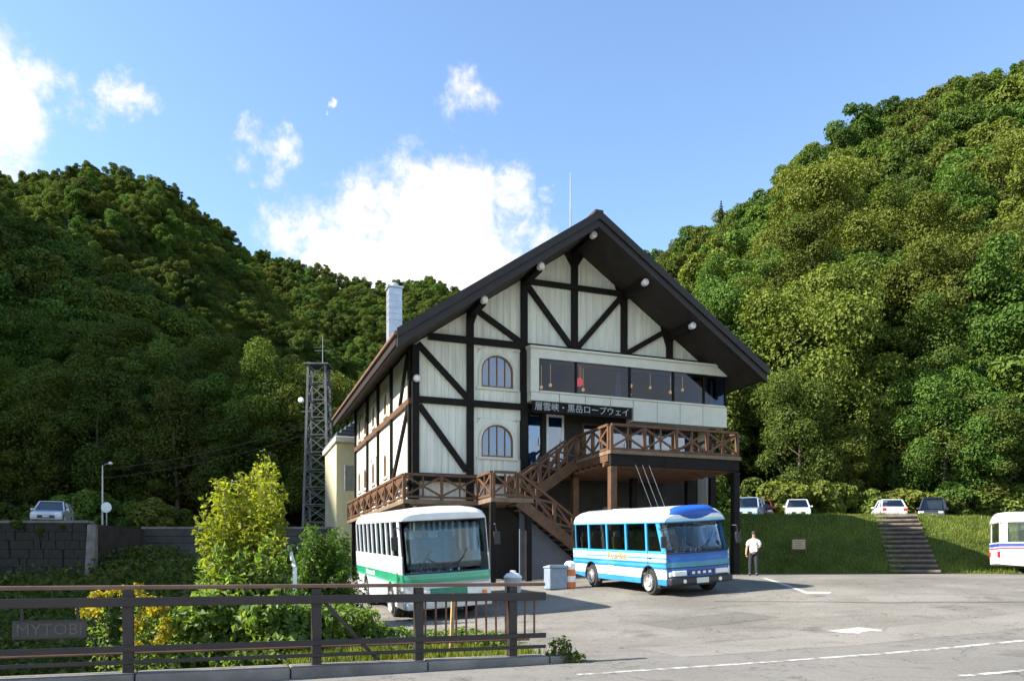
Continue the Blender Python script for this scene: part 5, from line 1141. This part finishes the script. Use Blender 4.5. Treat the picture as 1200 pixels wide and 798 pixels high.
car('dark red hatchback parked between the blue grey wagon and white hatchback', (.18, .02, .02), 18.8, 59, -math.pi/2-.3, 'hatch')
# person
M['skin'] = pmat('skin', (.42, .24, .16), .6, .08, 8); M['shirt'] = pmat('white_shirt', (.72, .74, .76), .8, .08, 6); M['trouser'] = pmat('dark_trousers', (.018, .018, .022), .8, .2, 6); M['hair'] = pmat('dark_hair', (.02, .016, .013), .7, .2, 10); M['shoe'] = pmat('dark_shoe', (.02, .018, .016), .5, .2, 6)
def skin_obj(name, verts, edges, radii, mat, parent, sub=2):
    me = bpy.data.meshes.new(name); me.from_pydata(verts, edges, []); o = link(name, me, mat, parent)
    sk = o.modifiers.new('skin', 'SKIN'); sk.use_smooth_shade = True; lay = me.skin_vertices[0] if me.skin_vertices else None
    if lay is None:
        bm = bmesh.new(); bm.from_mesh(me); bm.verts.layers.skin.verify(); bm.to_mesh(me); bm.free(); lay = me.skin_vertices[0]
    for i, rr in enumerate(radii): lay.data[i].radius = rr if isinstance(rr, tuple) else (rr, rr); lay.data[i].use_root = (i == 0)
    sb = o.modifiers.new('sub', 'SUBSURF'); sb.levels = sub; sb.render_levels = sub; return o
def person(x, y, rz):
    r = thing('person', 'person in white shirt and dark trousers standing beside the blue minibus', 'person', (x, y, ground_z(x, y)), rz)
    V = [(0, 0, .92), (0, 0, 1.10), (0, .0, 1.30), (0, .01, 1.43), (0, .0, 1.50), (0, -.01, 1.57), (0, -.015, 1.66),
         (.17, .01, 1.38), (.25, .0, 1.14), (.16, -.20, 1.06), (.08, -.25, 1.06), (-.17, .01, 1.38), (-.27, .03, 1.12), (-.29, -.03, .88), (-.285, -.05, .80),
         (.10, 0, .86), (.115, -.03, .48), (.12, .02, .09), (.125, -.13, .04), (-.10, 0, .86), (-.13, .02, .48), (-.14, .05, .09), (-.15, -.10, .04)]
    E_ = [(0, 1), (1, 2), (2, 3), (3, 4), (4, 5), (5, 6), (3, 7), (7, 8), (8, 9), (9, 10), (3, 11), (11, 12), (12, 13), (13, 14), (0, 15), (15, 16), (16, 17), (17, 18), (0, 19), (19, 20), (20, 21), (21, 22)]
    RR = [(.13, .10), (.12, .09), (.14, .10), (.09, .07), .05, (.07, .085), (.07, .08), .06, .045, .035, .03, .06, .045, .035, .03, .085, .058, .042, .035, .085, .058, .042, .035]
    skin_obj('body', V, E_, RR, M['skin'], r)
    skin_obj('shirt', [(0, 0, .86), (0, 0, 1.08), (0, 0, 1.30), (0, .01, 1.42), (.18, .01, 1.38), (.25, 0, 1.17), (-.18, .01, 1.38), (-.265, .02, 1.16)], [(0, 1), (1, 2), (2, 3), (3, 4), (4, 5), (3, 6), (6, 7)], [(.18, .15), (.175, .14), (.18, .13), (.11, .09), .085, .068, .085, .068], M['shirt'], r)
    skin_obj('trousers', [(0, 0, 1.0), (.10, 0, .84), (.115, -.03, .48), (.12, .015, .03), (-.10, 0, .84), (-.13, .02, .48), (-.14, .045, .03)], [(0, 1), (1, 2), (2, 3), (0, 4), (4, 5), (5, 6)], [(.16, .13), .115, .09, .078, .115, .09, .078], M['trouser'], r)
    MB().lathe([(.02, .0), (.075, .01), (.098, .06), (.095, .12), (.05, .17), (.01, .18)], (0, .012, 1.585), 'z', 14).build('hair', M['hair'], r, smooth=True)
    for s in (-1, 1):
        MB().lathe([(.004, 0), (.011, .004), (.004, .012)], (s*.03, -.098, 1.625), 'y', 8).build('eye', M['hair'], r)
        c = (.122, -.07) if s > 0 else (-.147, -.045); MB().box(c[0]-.045, c[0]+.045, c[1]-.12, c[1]+.13, -.005, .085).build('shoe', M['shoe'], r, .03)
        hx, hy, hz = ((.07, -.27, 1.06) if s > 0 else (-.285, -.06, .77)); hb = MB()
        for k in range(4): hb.tube([(hx+s*(.018-.013*k), hy+.01, hz), (hx+s*(.018-.013*k)-s*.03, hy-.03-.004*(k in (1, 2)), hz-.01), (hx+s*(.018-.013*k)-s*.05, hy-.035, hz-.03)], [.009, .008, .006], 6)
        hb.tube([(hx, hy+.02, hz+.02), (hx-s*.03, hy-.01, hz+.035)], [.010, .007], 6); hb.build('fingers', M['skin'], r)
    pp = tag(MB().box(-.11, .09, -.006, .006, -.12, .12).build('paper', M['white_paint']), 'white sheet of paper held by the person beside the minibus', 'paper'); pp.matrix_world = r.matrix_basis @ Matrix.Translation((.06, -.295, 1.05)) @ Matrix.Rotation(R(-25), 4, 'X')
    MB().tube([(0, -.095, 1.60), (0, -.118, 1.585), (0, -.098, 1.578)], [.008, .014, .01], 6).build('nose', M['skin'], r)
    return r
person(9.6, 31.0, R(-25))
# bins by the wall
def on_lot(px, py, Y): x = (px-600)/FPX*Y; return x, Y, ground_z(x, Y)
bn = thing('grey_bin', 'square grey blue bin with sloping lid below the staircase', 'bin', on_lot(651, 0, 27.5)); bn.rotation_euler.z = UA
MB().box(-.34, .34, -.28, .28, .0, .74).build('body', pmat('grey_blue_bin', (.20, .24, .30), .6, .15, 4), bn, .04); MB().prism([(-.31, .743), (.31, .743), (.31, .80), (-.31, .86)], 'x', -.36, .36).build('lid', pmat('bin_lid', (.24, .28, .34), .5, .1, 4), bn, .02)
dr = thing('barrier_drum', 'orange and white barrier drum beside the grey bin', 'barrier', on_lot(668, 0, 27.6))
for i in range(4): MB().lathe([(.19, i*.22), (.2, i*.22+.01), (.2, i*.22+.21), (.19, i*.22+.217)], (0, 0, 0), 'z', 16).build('band', M['white_paint'] if i % 2 else pmat('orange_band', (.65, .16, .03), .6, .1, 4), dr)
MB().lathe([(.18, .875), (.19, .88), (.12, .95), (.03, .97)], (0, 0, 0), 'z', 16).build('cap', M['white_paint'], dr)
wb_ = thing('round_bin', 'pale round bin with domed lid beside the green striped bus', 'bin', on_lot(601, 0, 26.5)); MB().lathe([(.24, 0), (.27, .04), (.29, .52), (.30, .55)], (0, 0, 0), 'z', 18).build('body', pmat('pale_bin', (.42, .46, .44), .5, .1, 4), wb_); MB().lathe([(.31, .553), (.31, .60), (.22, .70), (.11, .73), (.10, .80), (.04, .81)], (0, 0, 0), 'z', 18).build('lid', M['white_paint'], wb_)
sk = tag(MB().prism([(-.03, -.3), (.03, -.3), (.028, 1.02), (0, 1.06), (-.028, 1.02)], 'y', -.03, .03).build('wooden_stake', pmat('raw_wood', (.45, .28, .13), .8, .25, 5), None, .004), 'thin raw wooden stake standing behind the fence', 'stake'); x, y = AB(-.78, 1.1); sk.location = (x, y, gz(x, y)); sk.rotation_euler = (0, R(2), .3)
gp = thing('guard_post', 'old white guard post with leaning arm beside the bush', 'post', (-3.95, 14.2, float(H(-3.95, 14.2)))); 
MB().tube([(0, 0, -.3), (0, 0, 1.6)], .04, 8).build('post', M['white_paint'], gp); MB().tube([(0, 0, 1.6), (-.25, .5, 2.0)], .038, 8).build('arm', M['white_paint'], gp); MB().tube([(0, -.03, 1.2), (.18, .2, .75), (.2, .25, 0)], .03, 6).build('strut', M['galv'], gp)
